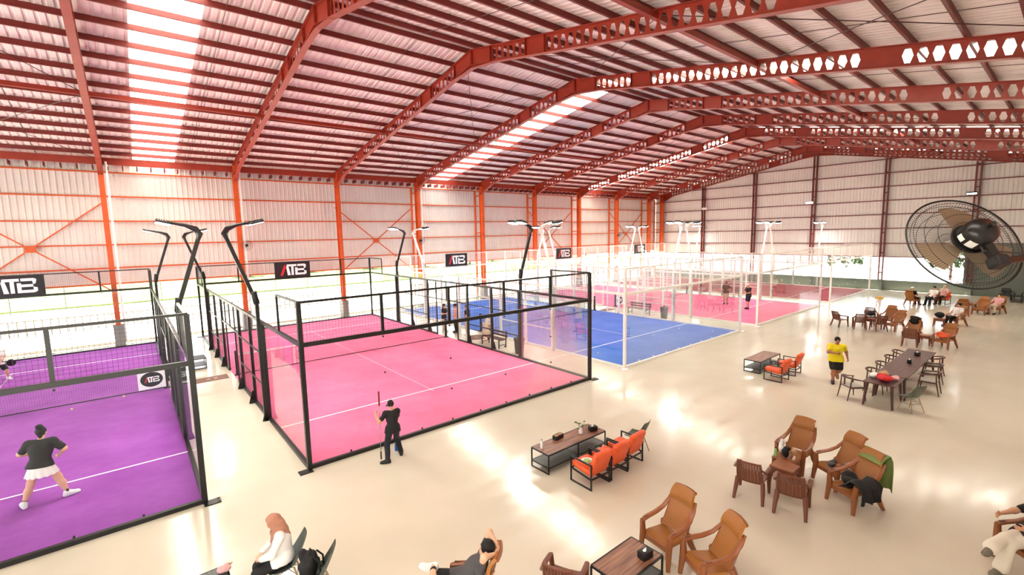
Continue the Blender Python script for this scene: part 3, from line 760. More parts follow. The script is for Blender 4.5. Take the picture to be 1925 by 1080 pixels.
# --- dining group (chairs pushed under the table)
place(wood_table('small dark wooden table covered with red clothes and bags', 1.2, .8), 14.8, -7.72, 90)
place(wood_table('very long dark wooden dining table with two tissue boxes', 4.6, .82), 17.75, -7.76, 90)
D0 = dining_chair('dark bentwood armchair pulled out in front of the small dark table'); place(D0, 14.6, -6.98, -40); D0['group'] = 'bentwood dining armchairs'
for k, x in enumerate((15.95, 17.1, 18.3, 19.4)):
    place(dup(D0, (0,0,0), 0, 'bentwood armchair on the court side of the long dining table, %s from the near end' % ('first', 'second', 'third', 'fourth')[k], 'bentwood dining armchairs'), x, -7.3, -90)
for k, (x, y) in enumerate(((16.93, -8.46), (18.09, -8.34), (19.35, -8.2))):
    place(dup(D0, (0,0,0), 0, 'bentwood armchair on the right side of the long dining table, %s from the near end' % ('first', 'second', 'third')[k], 'bentwood dining armchairs'), x, y, 90)
place(shell_chair('grey-green shell chair with wire legs at the small dark table corner', 'grey_green'), 14.62, -8.42, 60)
# --- far lounge
place(coffee_table('wooden coffee table standing close to the blue court', 1.8, .6, .47, bays=2), 16.06, -3.64, 90)
place(dup(L0, (0,0,0), 0, 'nearer orange armchair of the pair by the blue court', 'orange lounge armchairs'), 14.92, -4.6, 88)
place(dup(L0, (0,0,0), 0, 'farther orange armchair of the pair by the blue court', 'orange lounge armchairs'), 16.05, -4.62, 92)
# --- far seating towards the gable wall
def far(src, label, x, y, f, group): return place(dup(src, (0,0,0), 0, label, group), x, y, f)
GH, GS, GL = 'high-back woven chairs', 'slatted plastic armchairs', 'orange lounge armchairs'
far(W0, 'slatted brown armchair at the left end of the far round of chairs', 27.3, -3.12, -30, GS)
far(W0, 'slatted brown armchair second from the left in the far round of chairs', 27.2, -4.05, 20, GS)
far(W0, 'slatted brown armchair carrying a dark bag in the far round of chairs', 29.3, -4.05, 200, GS)
far(H0, 'brown high-back chair catching light on its headrest in the far round of chairs', 29.4, -4.82, 170, GH)
far(H0, 'brown high-back chair at the right end of the far round of chairs', 27.9, -5.4, 150, GH)
far(W0, 'dark brown slatted armchair in the middle of the far round of chairs', 27.3, -4.85, 40, GS)
far(W0, 'slatted brown armchair seen from behind, just beyond the long dining table', 24.4, -6.65, 8, GS)
far(H0, 'brown high-back chair with a bag on it, beyond the long dining table', 25.8, -6.5, 178, GH)
far(H0, 'brown high-back chair with orange clothes on its seat', 25.0, -7.75, 160, GH)
far(H0, 'brown high-back chair under the reclining person in white', 31.62, -7.3, 150, GH)
far(H0, 'brown high-back chair turned away beside the small far table', 35.8, -7.05, 10, GH)
far(H0, 'brown high-back chair under the reclining person in pink', 37.9, -8.35, 160, GH)
far(H0, 'dark brown chair beside the reclining person in pink', 36.9, -7.75, 165, GH)
far(H0, 'brown high-back chair seen from behind near the gable wall', 38.75, -4.2, -20, GH)
far(W0, 'slatted armchair of the white-shirted person near the gable wall', 39.75, -5.1, 160, GS)
far(L0, 'orange armchair near the gable wall', 40.75, -5.5, 160, GL)
place(plastic_table('brown plastic side table in the far round of chairs'), 28.2, -4.2, 90)
place(plastic_table('dark side table with bags in front of the reclining person in white'), 30.75, -6.75, 90)
place(plastic_table('small brown table beside the turned-away chair'), 38.6, -7.15, 90)
place(plastic_table('small brown table beyond the orange clothes chair'), 25.1, -7.05, 90)
B0 = low_chair('black armchair at the far right by the green wall', 'black_plastic'); place(B0, 45.3, -8.3, 200)
place(dup(B0, (0,0,0), 0, 'second black armchair at the far right by the green wall'), 45.4, -9.3, 170)
place(coffee_table('low black table between the two far black armchairs', .6, .5, .45, 'black_plastic'), 44.7, -8.8, 90)
# slim white stand with yellow flowers
t = thing('flower_stand', 'slim white stand with yellow flowers between the court and far chairs', 'flower stand', (33.0, -3.6, 0))
MB().lathe([(.16, 0), (.16, .03), (.03, .05), (.025, .7), (.09, .72), (.11, .95)], 12).build('stand', 'white_plastic', t, smooth=True)
mat('petal', rgb(236, 186, 60), .7)
for k in range(9):
    a = k*2.4; r_ = .05+.02*k
    MB().lathe([(.01, -.03), (.07, 0), (.06, .04), (.01, .06)], 7, (r_*math.cos(a), r_*math.sin(a), 1.0+.05*math.sin(k))).build('flower', 'petal', t, smooth=True)
# ================================================================== soft shapes by signed distance (bodies, cloth, bags)
def surfnets(F, org, h):
    ins = F < 0; nx, ny, nz = F.shape; c = [s-1 for s in F.shape]
    acc = np.zeros((c[0], c[1], c[2], 3), np.float32); cnt = np.zeros(c, np.float32)
    gi = np.stack(np.meshgrid(*[np.arange(k, dtype=np.float32) for k in F.shape], indexing='ij'), -1)
    for ax in range(3):
        a = [slice(None)]*3; b = [slice(None)]*3; a[ax] = slice(0, -1); b[ax] = slice(1, None); a = tuple(a); b = tuple(b)
        fa, fb = F[a], F[b]; cr = ins[a] != ins[b]
        with np.errstate(divide='ignore', invalid='ignore'): t = np.where(cr, fa/(fa-fb), 0)
        P = gi[a].copy(); P[..., ax] += t; P *= cr[..., None]; crf = cr.astype(np.float32)
        u, v = [k for k in range(3) if k != ax]
        for du in (0, 1):
            for dv in (0, 1):
                s = [slice(None)]*3; s[u] = slice(du, du+c[u]); s[v] = slice(dv, dv+c[v]); s = tuple(s)
                acc += P[s]; cnt += crf[s]
    act = cnt > 0; idx = -np.ones(c, np.int64); idx[act] = np.arange(act.sum())
    V = acc[act]/cnt[act][:, None]*h+np.array(org, np.float32)
    Q = []
    for ax in range(3):
        a = [slice(None)]*3; b = [slice(None)]*3; a[ax] = slice(0, -1); b[ax] = slice(1, None)
        cr = ins[tuple(a)] != ins[tuple(b)]; sgn = ins[tuple(a)]
        u, v = (ax+1) % 3, (ax+2) % 3
        I = np.argwhere(cr); I = I[(I[:, u] > 0) & (I[:, v] > 0) & (I[:, u] < c[u]) & (I[:, v] < c[v])]
        if not len(I): continue
        fl = sgn[tuple(I.T)]
        def cell(du, dv):
            J = I.copy(); J[:, u] -= du; J[:, v] -= dv; return idx[tuple(J.T)]
        q = np.stack([cell(1, 1), cell(0, 1), cell(0, 0), cell(1, 0)], 1)
        q[~fl] = q[~fl][:, ::-1]; Q.append(q)
    return V, np.concatenate(Q)
class SDF:
    """list of primitives: ('c',a,b,ra,rb) tapered capsule, ('e',centre,radii,R) ellipsoid; op '+' smooth union, '-' cut"""
    def __init__(s, k=.03): s.p = []; s.k = k; s.clips = []; s.noise = None
    def cap(s, a, b, ra, rb=None, k=None, op='+'): s.p.append(('c', Vector(a), Vector(b), ra, rb if rb is not None else ra, k, op)); return s
    def ell(s, c, r, R=None, k=None, op='+'): s.p.append(('e', Vector(c), Vector(r), R, 0, k, op)); return s
    def clip(s, p, n): s.clips.append((Vector(p), Vector(n).normalized())); return s   # keeps the side n points away from
    def mesh(s, h, inflate=0.):
        lo = np.array([1e9]*3); hi = -lo
        for q in s.p:
            if q[6] == '-': continue
            if q[0] == 'c':
                r = max(q[3], q[4]); pts = [q[1], q[2]]
            else: r = max(q[2]); pts = [q[1]]
            for p in pts: lo = np.minimum(lo, np.array(p)-r-inflate); hi = np.maximum(hi, np.array(p)+r+inflate)
        lo -= 2.5*h; hi += 2.5*h; n = np.ceil((hi-lo)/h).astype(int)+1
        ax = [lo[i]+h*np.arange(n[i]) for i in range(3)]
        F = np.full(tuple(n), .5, np.float32)
        for q in s.p:
            kk = q[5] or s.k
            if q[0] == 'c': r = max(q[3], q[4]); l = np.minimum(np.array(q[1]), np.array(q[2]))-r; u = np.maximum(np.array(q[1]), np.array(q[2]))+r
            else: r = max(q[2]); l = np.array(q[1])-r; u = np.array(q[1])+r
            pad = kk+inflate+3*h
            i0 = np.clip(np.floor((l-pad-lo)/h).astype(int), 0, n); i1 = np.clip(np.ceil((u+pad-lo)/h).astype(int)+1, 0, n)
            if (i1 <= i0).any(): continue
            X, Y, Z = np.meshgrid(*[ax[i][i0[i]:i1[i]] for i in range(3)], indexing='ij')
            if q[0] == 'c':
                a, b = q[1], q[2]; d = b-a; L2 = max(d.length_squared, 1e-9)
                t = np.clip(((X-a.x)*d.x+(Y-a.y)*d.y+(Z-a.z)*d.z)/L2, 0, 1)
                D = np.sqrt((X-a.x-t*d.x)**2+(Y-a.y-t*d.y)**2+(Z-a.z-t*d.z)**2)-(q[3]+(q[4]-q[3])*t)
            else:
                P = [X-q[1].x, Y-q[1].y, Z-q[1].z]
                if q[3] is not None:
                    R = q[3].transposed(); P = [R[i][0]*P[0]+R[i][1]*P[1]+R[i][2]*P[2] for i in range(3)]
                k0 = np.sqrt(sum((P[i]/q[2][i])**2 for i in range(3))); k1 = np.sqrt(sum((P[i]/q[2][i]**2)**2 for i in range(3)))+1e-6
                D = k0*(k0-1)/k1
            sl = tuple(slice(i0[i], i1[i]) for i in range(3)); G = F[sl]
            if q[6] == '-':
                F[sl] = np.maximum(G, -D)
            else:
                hh = np.maximum(kk-np.abs(G-D), 0)/kk; F[sl] = np.minimum(G, D)-hh*hh*kk/4
        F -= inflate
        if s.noise or s.clips:
            X, Y, Z = np.meshgrid(*ax, indexing='ij')
        if s.noise:
            amp, fr, ph = s.noise
            F += amp*(np.sin(X*fr+ph+1.7*np.sin(Z*fr*.6))*np.sin(Y*fr*1.1+ph*2)+.6*np.sin(Z*fr*.8+X*fr*1.3+ph))
        for p, nn in s.clips: F = np.maximum(F, (X-p.x)*nn.x+(Y-p.y)*nn.y+(Z-p.z)*nn.z)
        return surfnets(F.astype(np.float32), lo, h)
def np_mesh(name, parts, matn):
    me = bpy.data.meshes.new(name); vs = []; fs = []; o = 0
    for V, Q in parts: vs += V.tolist(); fs += (Q+o).tolist(); o += len(V)
    me.from_pydata(vs, [], fs); me.materials.append(MATS[matn]); me.shade_smooth(); me.update(); return me
def sdf_obj(name, sd, h, matn, parent=None, inflate=0., loc=(0,0,0), rz=0.):
    return inst(name, np_mesh(name, [sd.mesh(h, inflate)], matn), parent, loc, rz)
# ------------------------------------------------------------------ people
mat('skin', rgb(206, 152, 118), .55, var=.04); mat('skin_light', rgb(226, 178, 146), .55, var=.04); mat('skin_dark', rgb(168, 110, 80), .55)
for nm, c in (('hair_black', (14, 11, 11)), ('cloth_black', (15, 13, 13)), ('cloth_navy', (20, 23, 34)), ('cloth_white', (240, 236, 232)), ('cloth_yellow', (238, 214, 20)),
              ('cloth_grey', (74, 70, 70)), ('cloth_beige', (206, 186, 160)), ('hijab_brown', (178, 124, 100)), ('sock_red', (120, 26, 44)), ('shoe_white', (242, 242, 240)), ('shoe_black', (24, 22, 22)),
              ('cloth_pink', (224, 170, 170)), ('cloth_green', (118, 134, 72)), ('cloth_red', (206, 30, 36)), ('cloth_cream', (236, 226, 206)), ('sole_grey', (120, 112, 96)), ('lip', (150, 80, 72))):
    mat(nm, rgb(*c), .75 if 'shoe' not in nm else .5, bump=.15, bscale=25)
def ik(a, c, l1, l2, pole):
    a = Vector(a); c = Vector(c); d = c-a; L = d.length
    if L > (l1+l2)*.995: c = a+d*((l1+l2)*.995/L); d = c-a; L = d.length
    L = max(L, abs(l1-l2)+.01)
    x = (l1*l1-l2*l2+L*L)/(2*L); hgt = math.sqrt(max(l1*l1-x*x, 0)); n = d.normalized(); p = Vector(pole); p = p-n*p.dot(n)
    p = p.normalized() if p.length > 1e-6 else Vector((0, 1, 0))
    return a+n*x+p*hgt, c
def person(label, loc, face, H, P, shirt='cloth_black', sleeve=.55, bottom='trousers', bcol='cloth_navy', shoe='shoe_black', hair='short', skin='skin', res=.014, bulk=1., sock=None, haircol='hair_black', z0=0., group=None):
    """P: pose in metres for the local frame x right, y forward, z up"""
    t = thing('person', label, 'person', (loc[0], loc[1], z0), math.radians(face-90), group)
    k = H/1.7; V = Vector
    pel = V(P.get('pel', (0, 0, .93*k))); sp = V(P.get('spine', (0, .04, 1))).normalized(); tw = P.get('twist', 0.)
    side = V((math.cos(tw), math.sin(tw), P.get('tilt', 0.))).normalized()
    neck = pel+sp*.50*k; chest = pel+sp*.33*k; fw = sp.cross(side)*-1
    fw = side.cross(sp)*-1 if fw.y < 0 and False else sp.cross(side)
    if fw.dot(V((-math.sin(tw), math.cos(tw), 0))) < 0: fw = -fw
    look = V(P.get('look', (0, 1, 0))).normalized(); hup = V(P.get('hup', (0, 0, 1)))
    hx = look.cross(hup).normalized(); hup = hx.cross(look).normalized(); HR = Matrix((hx, look, hup)).transposed()
    hc = neck+(sp*.5+hup*.5).normalized()*.16*k+look*.025*k
    HH = lambda x, y, z: hc+HR @ (V((x, y, z))*k)
    hipside = V((math.cos(P.get('hiptw', 0)), math.sin(P.get('hiptw', 0)), 0)); b = bulk
    J = {}
    for s, nm in ((-1, 'l'), (1, 'r')):
        sh = neck-sp*.05*k+side*s*.175*k*b**.5; hip = pel+hipside*s*.09*k
        el, wr = ik(sh, P.get('h'+nm, (s*.25*k, .05, pel.z-.02)), .28*k, .25*k, P.get('e'+nm, (s*.6, -1, -.3)))
        kn, an = ik(hip, P.get('f'+nm, (s*.1, 0, .085*k)), .43*k, .42*k, P.get('k'+nm, (0, 1, 0)))
        J[nm] = (sh, el, wr, hip, kn, an, V(P.get('t'+nm, (s*.15, 1, 0))).normalized())
    # ---- body
    S = SDF(.045*k)
    S.cap(pel+sp*.02, chest, .115*k*b, .125*k*b); S.ell(chest-sp*.02, (.155*k*b, .11*k*b, .19*k), Matrix((side, fw, sp)).transposed())
    S.ell(pel, (.165*k*b, .115*k*b, .12*k), Matrix((hipside, V((-hipside.y, hipside.x, 0)), V((0,0,1)))).transposed())
    S.cap(neck-sp*.05*k, hc-hup*.04*k, .056*k, .05*k)
    for nm in 'lr':
        sh, el, wr, hip, kn, an, td = J[nm]
        S.cap(neck-sp*.06*k, sh, .07*k, .062*k*b); S.cap(sh, el, .054*k*b, .041*k*b); S.cap(el, wr, .042*k*b, .027*k)
        S.cap(hip, kn, .088*k*b, .057*k*b); S.cap(kn, kn+(an-kn)*.4, .055*k*b, .056*k*b); S.cap(kn+(an-kn)*.4, an, .056*k*b, .036*k)
        S.cap(an, an+td*.15*k-V((0,0,.05*k)), .038*k, .03*k); S.cap(an-td*.04*k-V((0,0,.045*k)), an, .036*k)
    parts = [S.mesh(res)]
    hs = min(res, .009)
    S = SDF(.02*k)
    S.ell(hc+HR @ V((0, -.01*k, .025*k)), (.076*k, .096*k, .1*k), HR); S.ell(HH(0, .025, -.05), (.056*k, .066*k, .07*k), HR); S.cap(hc-hup*.03*k, neck, .05*k, .054*k)
    S.cap(HH(0, .09, .02), HH(0, .108, -.02), .009*k, .015*k, k=.015*k); S.ell(HH(0, .075, -.055), (.03*k, .02*k, .014*k), HR, k=.012)
    for s in (-1, 1): S.ell(HH(s*.078, -.005, -.005), (.014*k, .026*k, .034*k), HR, k=.008); S.ell(HH(s*.032, .094, .02), (.018*k, .012*k, .012*k), HR, op='-', k=.01)
    parts.append(S.mesh(hs))
    for nm, s in (('l', -1), ('r', 1)):
        sh, el, wr, hip, kn, an, td = J[nm]
        d = V(P.get('d'+nm, (wr-el))).normalized(); n = V(P.get('n'+nm, (-s, .3, 0))); n = (n-d*n.dot(d)).normalized(); x = d.cross(n)*s   # x points to the thumb side
        curl = P.get('c'+nm, .5); S = SDF(.012*k)
        S.ell(wr+d*.045*k, (.038*k, .017*k, .05*k), Matrix((x, n, d)).transposed()); S.cap(wr-d*.03*k, wr+d*.02*k, .027*k, .024*k)
        for i, (off, ln) in enumerate(((.028, .072), (.010, .082), (-.009, .076), (-.027, .06))):
            p = wr+d*.082*k+x*off*k; a = curl
            for j in range(3):
                dd = d*math.cos(a)+n*math.sin(a); q = p+dd*ln*k*(.45, .32, .23)[j]; S.cap(p, q, .0098*k-.001*j, .0092*k-.001*j, k=.005); p = q; a += curl*.9
        p = wr+d*.03*k+x*.032*k; q = p+(d*.6+x*.7+n*.35).normalized()*.04*k; S.cap(p, q, .012*k, .0105*k, k=.008); S.cap(q, q+(d*.9+n*.5).normalized()*.03*k, .0105*k, .009*k, k=.005)
        parts.append(S.mesh(min(res, .008)))
    inst('body', np_mesh('body', parts, skin), t)
    # ---- face
    if res < .02:
        for s in (-1, 1): MB().lathe([(.001, -.006*k), (.008*k, 0), (.001, .006*k)], 8, HH(s*.032, .082, .02)).build('eye', 'hair_black', t)
        MB().box(HH(0, .092, -.055), (.04*k, .012*k, .006*k), R=HR).build('mouth', 'lip', t)
    # ---- clothes
    th = .014*k
    S = SDF(.035*k); dnv = -(sp*.7+V((0, 0, .3)))
    S.cap(pel+sp*.0, chest, .128*k*b, .135*k*b); S.ell(pel+dnv*.1*k, (.2*k*b, .145*k*b, .17*k), Matrix((side, fw, sp)).transposed()); S.clip(pel+dnv*P.get('hem', .1)*k, dnv); S.ell(chest-sp*.02, (.162*k*b, .118*k*b, .19*k), Matrix((side, fw, sp)).transposed()); S.ell(pel+sp*.02*k, (.165*k*b, .118*k*b, .1*k), Matrix((side, fw, sp)).transposed())
    for nm in 'lr':
        sh, el, wr, *_ = J[nm]
        S.cap(neck-sp*.065*k, sh, .07*k, .064*k*b); S.cap(sh, sh+(el-sh)*min(1, sleeve), .057*k*b, (.046 if sleeve > .8 else .052)*k*b)
        if sleeve > 1: S.cap(el, el+(wr-el)*(sleeve-1), .044*k*b, .034*k)
    for nm in ('lr' if bottom != 'skirt' else ''):
        hip, kn = J[nm][3], J[nm][4]; S.cap(hip+V((0, 0, .05*k)), hip+(kn-hip)*.28, .105*k*b, .112*k*b)
    S.noise = (.0045, 17., H*7)
    sdf_obj('shirt', S, res, shirt, t, th)
    S = SDF(.04*k)
    if bottom == 'skirt':
        dn = V((0, 0, -1)); S.cap(pel, pel+dn*.05*k, .1*k*b, .12*k*b)
        for a in range(14):
            an_ = a*2*math.pi/14; S.cap(pel+V((math.cos(an_)*.1, math.sin(an_)*.07, 0))*k*b, pel+V((math.cos(an_)*.235, math.sin(an_)*.2, -.27))*k*b, .055*k, .035*k)
        S.clip(pel+V((0, 0, -.25*k)), (0, 0, -1)); sdf_obj('skirt', S, res, bcol, t, .004)
    else:
        ln = 1. if bottom == 'trousers' else .0
        S.ell(pel, (.17*k*b, .12*k*b, .115*k), Matrix((hipside, V((-hipside.y, hipside.x, 0)), V((0,0,1)))).transposed())
        for nm in 'lr':
            sh, el, wr, hip, kn, an, td = J[nm]
            if bottom == 'trousers':
                S.cap(hip, kn, .092*k*b, .066*k*b); S.cap(kn, kn+(an-kn)*.93, .066*k*b, P.get('flare', .056)*k)
            else: S.cap(hip, hip+(kn-hip)*.82, .096*k*b, .088*k*b)
        S.noise = (.004, 15., H*3)
        sdf_obj('trousers' if bottom == 'trousers' else 'shorts', S, res, bcol, t, th)
    for nm in 'lr':
        sh, el, wr, hip, kn, an, td = J[nm]; up = V((0, 0, 1)) if abs(td.z) < .7 else V((0, 1, 0)); dn = -(up-td*up.dot(td)).normalized()
        S = SDF(.03*k); a0 = an+dn*.05*k
        S.cap(a0-td*.045*k, a0+td*.16*k, .044*k, .042*k); S.cap(an-td*.03*k, a0+td*.05*k, .046*k, .045*k); S.cap(an, a0+td*.13*k, .05*k, .04*k); S.cap(an-td*.02*k+dn*.01*k, an-td*.02*k-dn*.02*k, .05*k, .05*k); S.cap(a0-td*.05*k+dn*.012*k, a0+td*.17*k+dn*.012*k, .034*k, .034*k)
        S.clip(a0+dn*.034*k, dn); sdf_obj('shoe', S, min(res, .012), shoe, t)
        if sock: sdf_obj('sock', SDF(.02).cap(an, an+(kn-an)*.22, .043*k, .046*k), min(res, .012), sock, t)
    # ---- hair or head covering
    S = SDF(.03*k)
    if hair == 'hijab':
        S.ell(HH(0, -.012, .02), (.1*k, .118*k, .125*k), HR); S.cap(HH(0, -.02, -.08), neck-sp*.03*k, .092*k, .12*k); S.cap(neck-sp*.04*k+fw*.05*k, neck-sp*.14*k+fw*.09*k, .1*k, .07*k)
        S.cap(HH(0, -.06, -.06), neck-sp*.16*k-fw*.09*k, .08*k, .06*k); S.noise = (.007, 34., 1.)
        S.ell(HH(0, .12, -.02), (.074*k, .1*k, .098*k), HR, op='-'); sdf_obj('headscarf', S, hs, haircol, t)
    elif hair == 'cap':
        S.ell(HH(0, -.008, .05), (.09*k, .108*k, .088*k), HR); S.cap(HH(-.03, .1, .055), HH(.03, .1, .055), .03*k); S.cap(HH(-.035, .15, .045), HH(.035, .15, .045), .015*k); S.clip(HH(0, 0, .035), -hup); sdf_obj('cap', S, hs, haircol, t)
    else:
        S.ell(HH(0, -.018, .035), (.09*k, .105*k, .105*k), HR); S.noise = (.003, 60., 2.)
        if hair == 'long': S.cap(HH(0, -.06, 0), neck-sp*.12*k-fw*.08*k, .07*k, .05*k)
        if hair == 'bun': S.ell(HH(0, -.07, .14), (.066*k, .06*k, .055*k), HR); S.cap(HH(0, -.05, -.04), HH(0, -.05, -.1), .05*k, .03*k)
        S.ell(HH(0, .12, -.035), (.085*k, .085*k, .1*k), HR, op='-'); S.clip(HH(0, 0, -.1 if hair == 'short' else -.3), -hup)
        sdf_obj('hair', S, hs, haircol, t)
    t['_j'] = 0; del t['_j']
    J['neck'] = neck; J['head'] = hc; J['root'] = t
    return J
# ------------------------------------------------------------------ the people of the picture
# player on the purple court, seen from behind
J = person('woman player in black tee and white skirt, seen from behind on the purple court', (-4.69, 2.25), 74, 1.64,
    dict(pel=(0, 0, .86), spine=(.06, .14, 1), look=(.1, 1, -.15), fl=(-.30, -.1, .085), fr=(.33, .12, .085), tl=(-.55, .8, 0), tr=(.9, .5, 0), hl=(-.2, .26, .98), hr=(.24, .22, .92), el=(-1, -.4, -.3), er=(1, -.2, -.4), cl=.9, cr=.9, hem=.06),
    shirt='cloth_black', sleeve=.75, bottom='skirt', bcol='cloth_white', shoe='shoe_white', hair='bun', sock='sock_red', bulk=1.2, res=.012, skin='skin_light', z0=.024)
P2 = person('player in white top and black shorts at the left edge beyond the purple net', (-7.3, 15.8), -60, 1.62,
    dict(pel=(0, 0, .8), spine=(0, .35, 1), look=(.2, 1, -.2), fl=(-.28, 0, .085), fr=(.28, .1, .085), hl=(-.05, .45, .95), hr=(.1, .5, .9), cl=1., cr=1.),
    shirt='cloth_white', sleeve=.6, bottom='shorts', bcol='cloth_black', shoe='shoe_white', hair='bun', res=.016, skin='skin_light', z0=.024)
# groundsman cleaning the glass
PS = person('man in black tee and navy trousers holding a pole at the pink court glass', (1.76, -.84), 84, 1.5,
    dict(pel=(0, 0, .76), spine=(.02, .2, 1), look=(.25, 1, -.6), fl=(-.22, -.16, .075), fr=(.2, .06, .075), tl=(-.9, .35, 0), tr=(.3, 1, 0), hl=(-.36, .17, 1.14), el=(-.7, -.5, -1), hr=(.17, .3, .72), cl=1.2, cr=.8, dl=(0, .3, 1), nl=(1, .4, 0)),
    shirt='cloth_black', sleeve=.6, bottom='trousers', bcol='cloth_navy', shoe='shoe_black', hair='short', res=.012, skin='skin')
# man in yellow
person('man in yellow tee and black shorts walking towards the orange armchairs', (16.1, -6.08), 208, 1.66,
    dict(pel=(0, 0, .87), spine=(0, .06, 1), look=(-.1, 1, -.1), fl=(-.1, -.2, .26), fr=(.1, .2, .085), tl=(-.1, .6, -.8), kl=(0, 1, .1), hl=(-.36, -.06, .86), hr=(.05, .3, 1.1), er=(1, -.2, -.2), cl=1., cr=1.1),
    shirt='cloth_yellow', sleeve=.6, bottom='shorts', bcol='cloth_black', shoe='shoe_black', hair='short', bulk=1.22, res=.014, skin='skin_dark', sock='cloth_black')
# seated woman with headscarf
person('woman in brown headscarf, white shirt and black trousers seated near the bottom edge', (-1.42, -3.78), 164, 1.6,
    dict(pel=(0, 0, .565), spine=(0, .12, 1), look=(0, 1, -.5), hem=.03, fl=(-.13, .5, .085), fr=(.13, .46, .085), hl=(-.06, .34, .66), hr=(.1, .33, .66), el=(-.8, -.5, -.3), er=(.8, -.5, -.3), dl=(.8, .6, -.2), dr=(-.8, .6, -.2), nl=(0, -.2, -1), nr=(0, -.2, -1), cl=.5, cr=.5),
    shirt='cloth_white', sleeve=1.85, bottom='trousers', bcol='cloth_black', shoe='shoe_black', hair='hijab', haircol='hijab_brown', res=.011, skin='skin_light', bulk=.94)
place(dup(S0, (0,0,0), 0, 'dark green shell chair under the woman in the headscarf', 'green shell chairs'), -1.42, -3.75, 164)
place(dup(S0, (0,0,0), 0, 'dark green shell chair holding a black backpack behind the seated woman', 'green shell chairs'), -1.16, -4.3, 150)
S0['group'] = 'green shell chairs'
# reclining man
person('man in grey tee and black shorts leaning back with hands behind his head', (.44, -6.04), 135, 1.72,
    dict(pel=(0, .08, .52), spine=(0, -.85, 1), look=(-.1, 1, .1), hup=(0, -.5, 1), fl=(.1, .52, .66), tl=(-.35, .7, .6), kl=(-1, .5, .3), fr=(.14, .55, .085), kr=(0, 1, .6), hl=(-.07, -.42, 1.03), hr=(.08, -.44, 1.03), el=(-1, .55, .55), er=(1, .5, .9), dl=(.9, -.3, .2), dr=(-.9, -.3, .2), nl=(0, 1, 0), nr=(0, 1, 0), cl=.3, cr=.3),
    shirt='cloth_grey', sleeve=.55, bottom='shorts', bcol='cloth_black', shoe='shoe_white', hair='short', res=.012, skin='skin_light', sock='cloth_black')
# person at the right edge
place(dup(H0, (0,0,0), 0, 'brown high-back chair cut off by the right edge of the picture', 'high-back woven chairs'), 7.78, -11.14, 140)
person('person in cream wide trousers with crossed legs, cut off by the right edge', (7.78, -11.14), 140, 1.7,
    dict(pel=(0, .05, .52), spine=(0, -.5, 1), look=(0, 1, 0), fl=(-.13, .62, .085), fr=(-.2, .95, .46), tr=(-.5, 1, .1), tl=(-.2, 1, 0), kr=(.5, .3, 1), hl=(-.15, .3, .75), hr=(.2, .35, .8), cl=.6, cr=.6, flare=.085),
    shirt='cloth_black', sleeve=.6, bottom='trousers', bcol='cloth_cream', shoe='sole_grey', hair='short', res=.014, skin='skin')
# group between the pink and blue courts
person('woman with long dark hair and dark top standing between pink and blue courts', (10.62, 11.35), -60, 1.6, dict(look=(.3, 1, -.1), hl=(-.12, .3, 1.05), hr=(.2, .28, 1.1)), shirt='cloth_black', sleeve=.6, bottom='trousers', bcol='cloth_beige', hair='long', res=.022, skin='skin_light', shoe='shoe_white')
person('person in pale patterned top standing among the group by the blue court', (11.05, 10.75), 160, 1.62, dict(look=(0, 1, -.1), hl=(-.2, .3, 1.0)), shirt='cloth_pink', sleeve=.7, bottom='trousers', bcol='cloth_black', hair='short', res=.022, shoe='shoe_black')
PR = person('person in beige holding a racket beside the group by the blue court', (11.15, 9.75), 120, 1.64, dict(look=(-.2, 1, 0), hr=(.42, .3, 1.1)), shirt='cloth_black', sleeve=.6, bottom='trousers', bcol='cloth_beige', hair='long', res=.022, shoe='shoe_white', skin='skin_light')
person('person in beige jacket sitting on the bench beside the pink court', (10.6, 7.35), 20, 1.62, dict(pel=(0, 0, .565), spine=(0, .25, 1), look=(0, 1, -.4), fl=(-.12, .45, .085), fr=(.12, .45, .085), hl=(-.1, .38, .58), hr=(.1, .38, .58)), shirt='cloth_beige', sleeve=1.8, bottom='trousers', bcol='cloth_grey', hair='hijab', haircol='cloth_beige', res=.022, shoe='shoe_white')
# players on the far pink court
person('player in black tee and shorts standing on the far pink court', (29.6, 2.85), 150, 1.74, dict(look=(.2, 1, -.3), fl=(-.1, .1, .085), hl=(-.1, .32, 1.1), hr=(.12, .35, 1.1)), shirt='cloth_black', sleeve=.6, bottom='shorts', bcol='cloth_black', hair='cap', haircol='cloth_white', res=.024, z0=.024)
person('player in brown-grey outfit at the net side of the far pink court', (30.6, 4.9), 200, 1.66, dict(look=(0, 1, 0), hl=(-.2, .3, 1.1)), shirt='cloth_grey', sleeve=.6, bottom='shorts', bcol='cloth_beige', hair='long', res=.024, z0=.024)
# far seated people
def sit(label, x, y, face, shirt, bcol, hair='short', hc_='hair_black', lean=-.35, skin='skin', z=.5):
    person(label, (x, y), face, 1.68, dict(pel=(0, .02, z), spine=(0, lean, 1), look=(0, 1, -.1), fl=(-.14, .55, .085), fr=(.14, .5, .085), hl=(-.2, .25, .66), hr=(.2, .25, .66)), shirt=shirt, sleeve=.6, bottom='trousers', bcol=bcol, hair=hair, haircol=hc_, res=.026, skin=skin)
sit('person in white shirt and black trousers reclining right of the far round of chairs', 31.6, -7.3, 150, 'cloth_white', 'cloth_black', lean=-.4)
sit('person with a white cap in the brown chair near the gable wall', 38.75, -4.2, -20, 'cloth_black', 'cloth_navy', hair='cap', hc_='cloth_white', lean=-.2)
sit('person in white shirt with dark hair seated near the gable wall', 39.75, -5.1, 160, 'cloth_white', 'cloth_black', lean=-.3, z=.53)
sit('person with pale headscarf in the orange armchair near the gable wall', 40.75, -5.5, 160, 'cloth_pink', 'cloth_black', hair='hijab', hc_='cloth_beige', lean=-.3, z=.56)
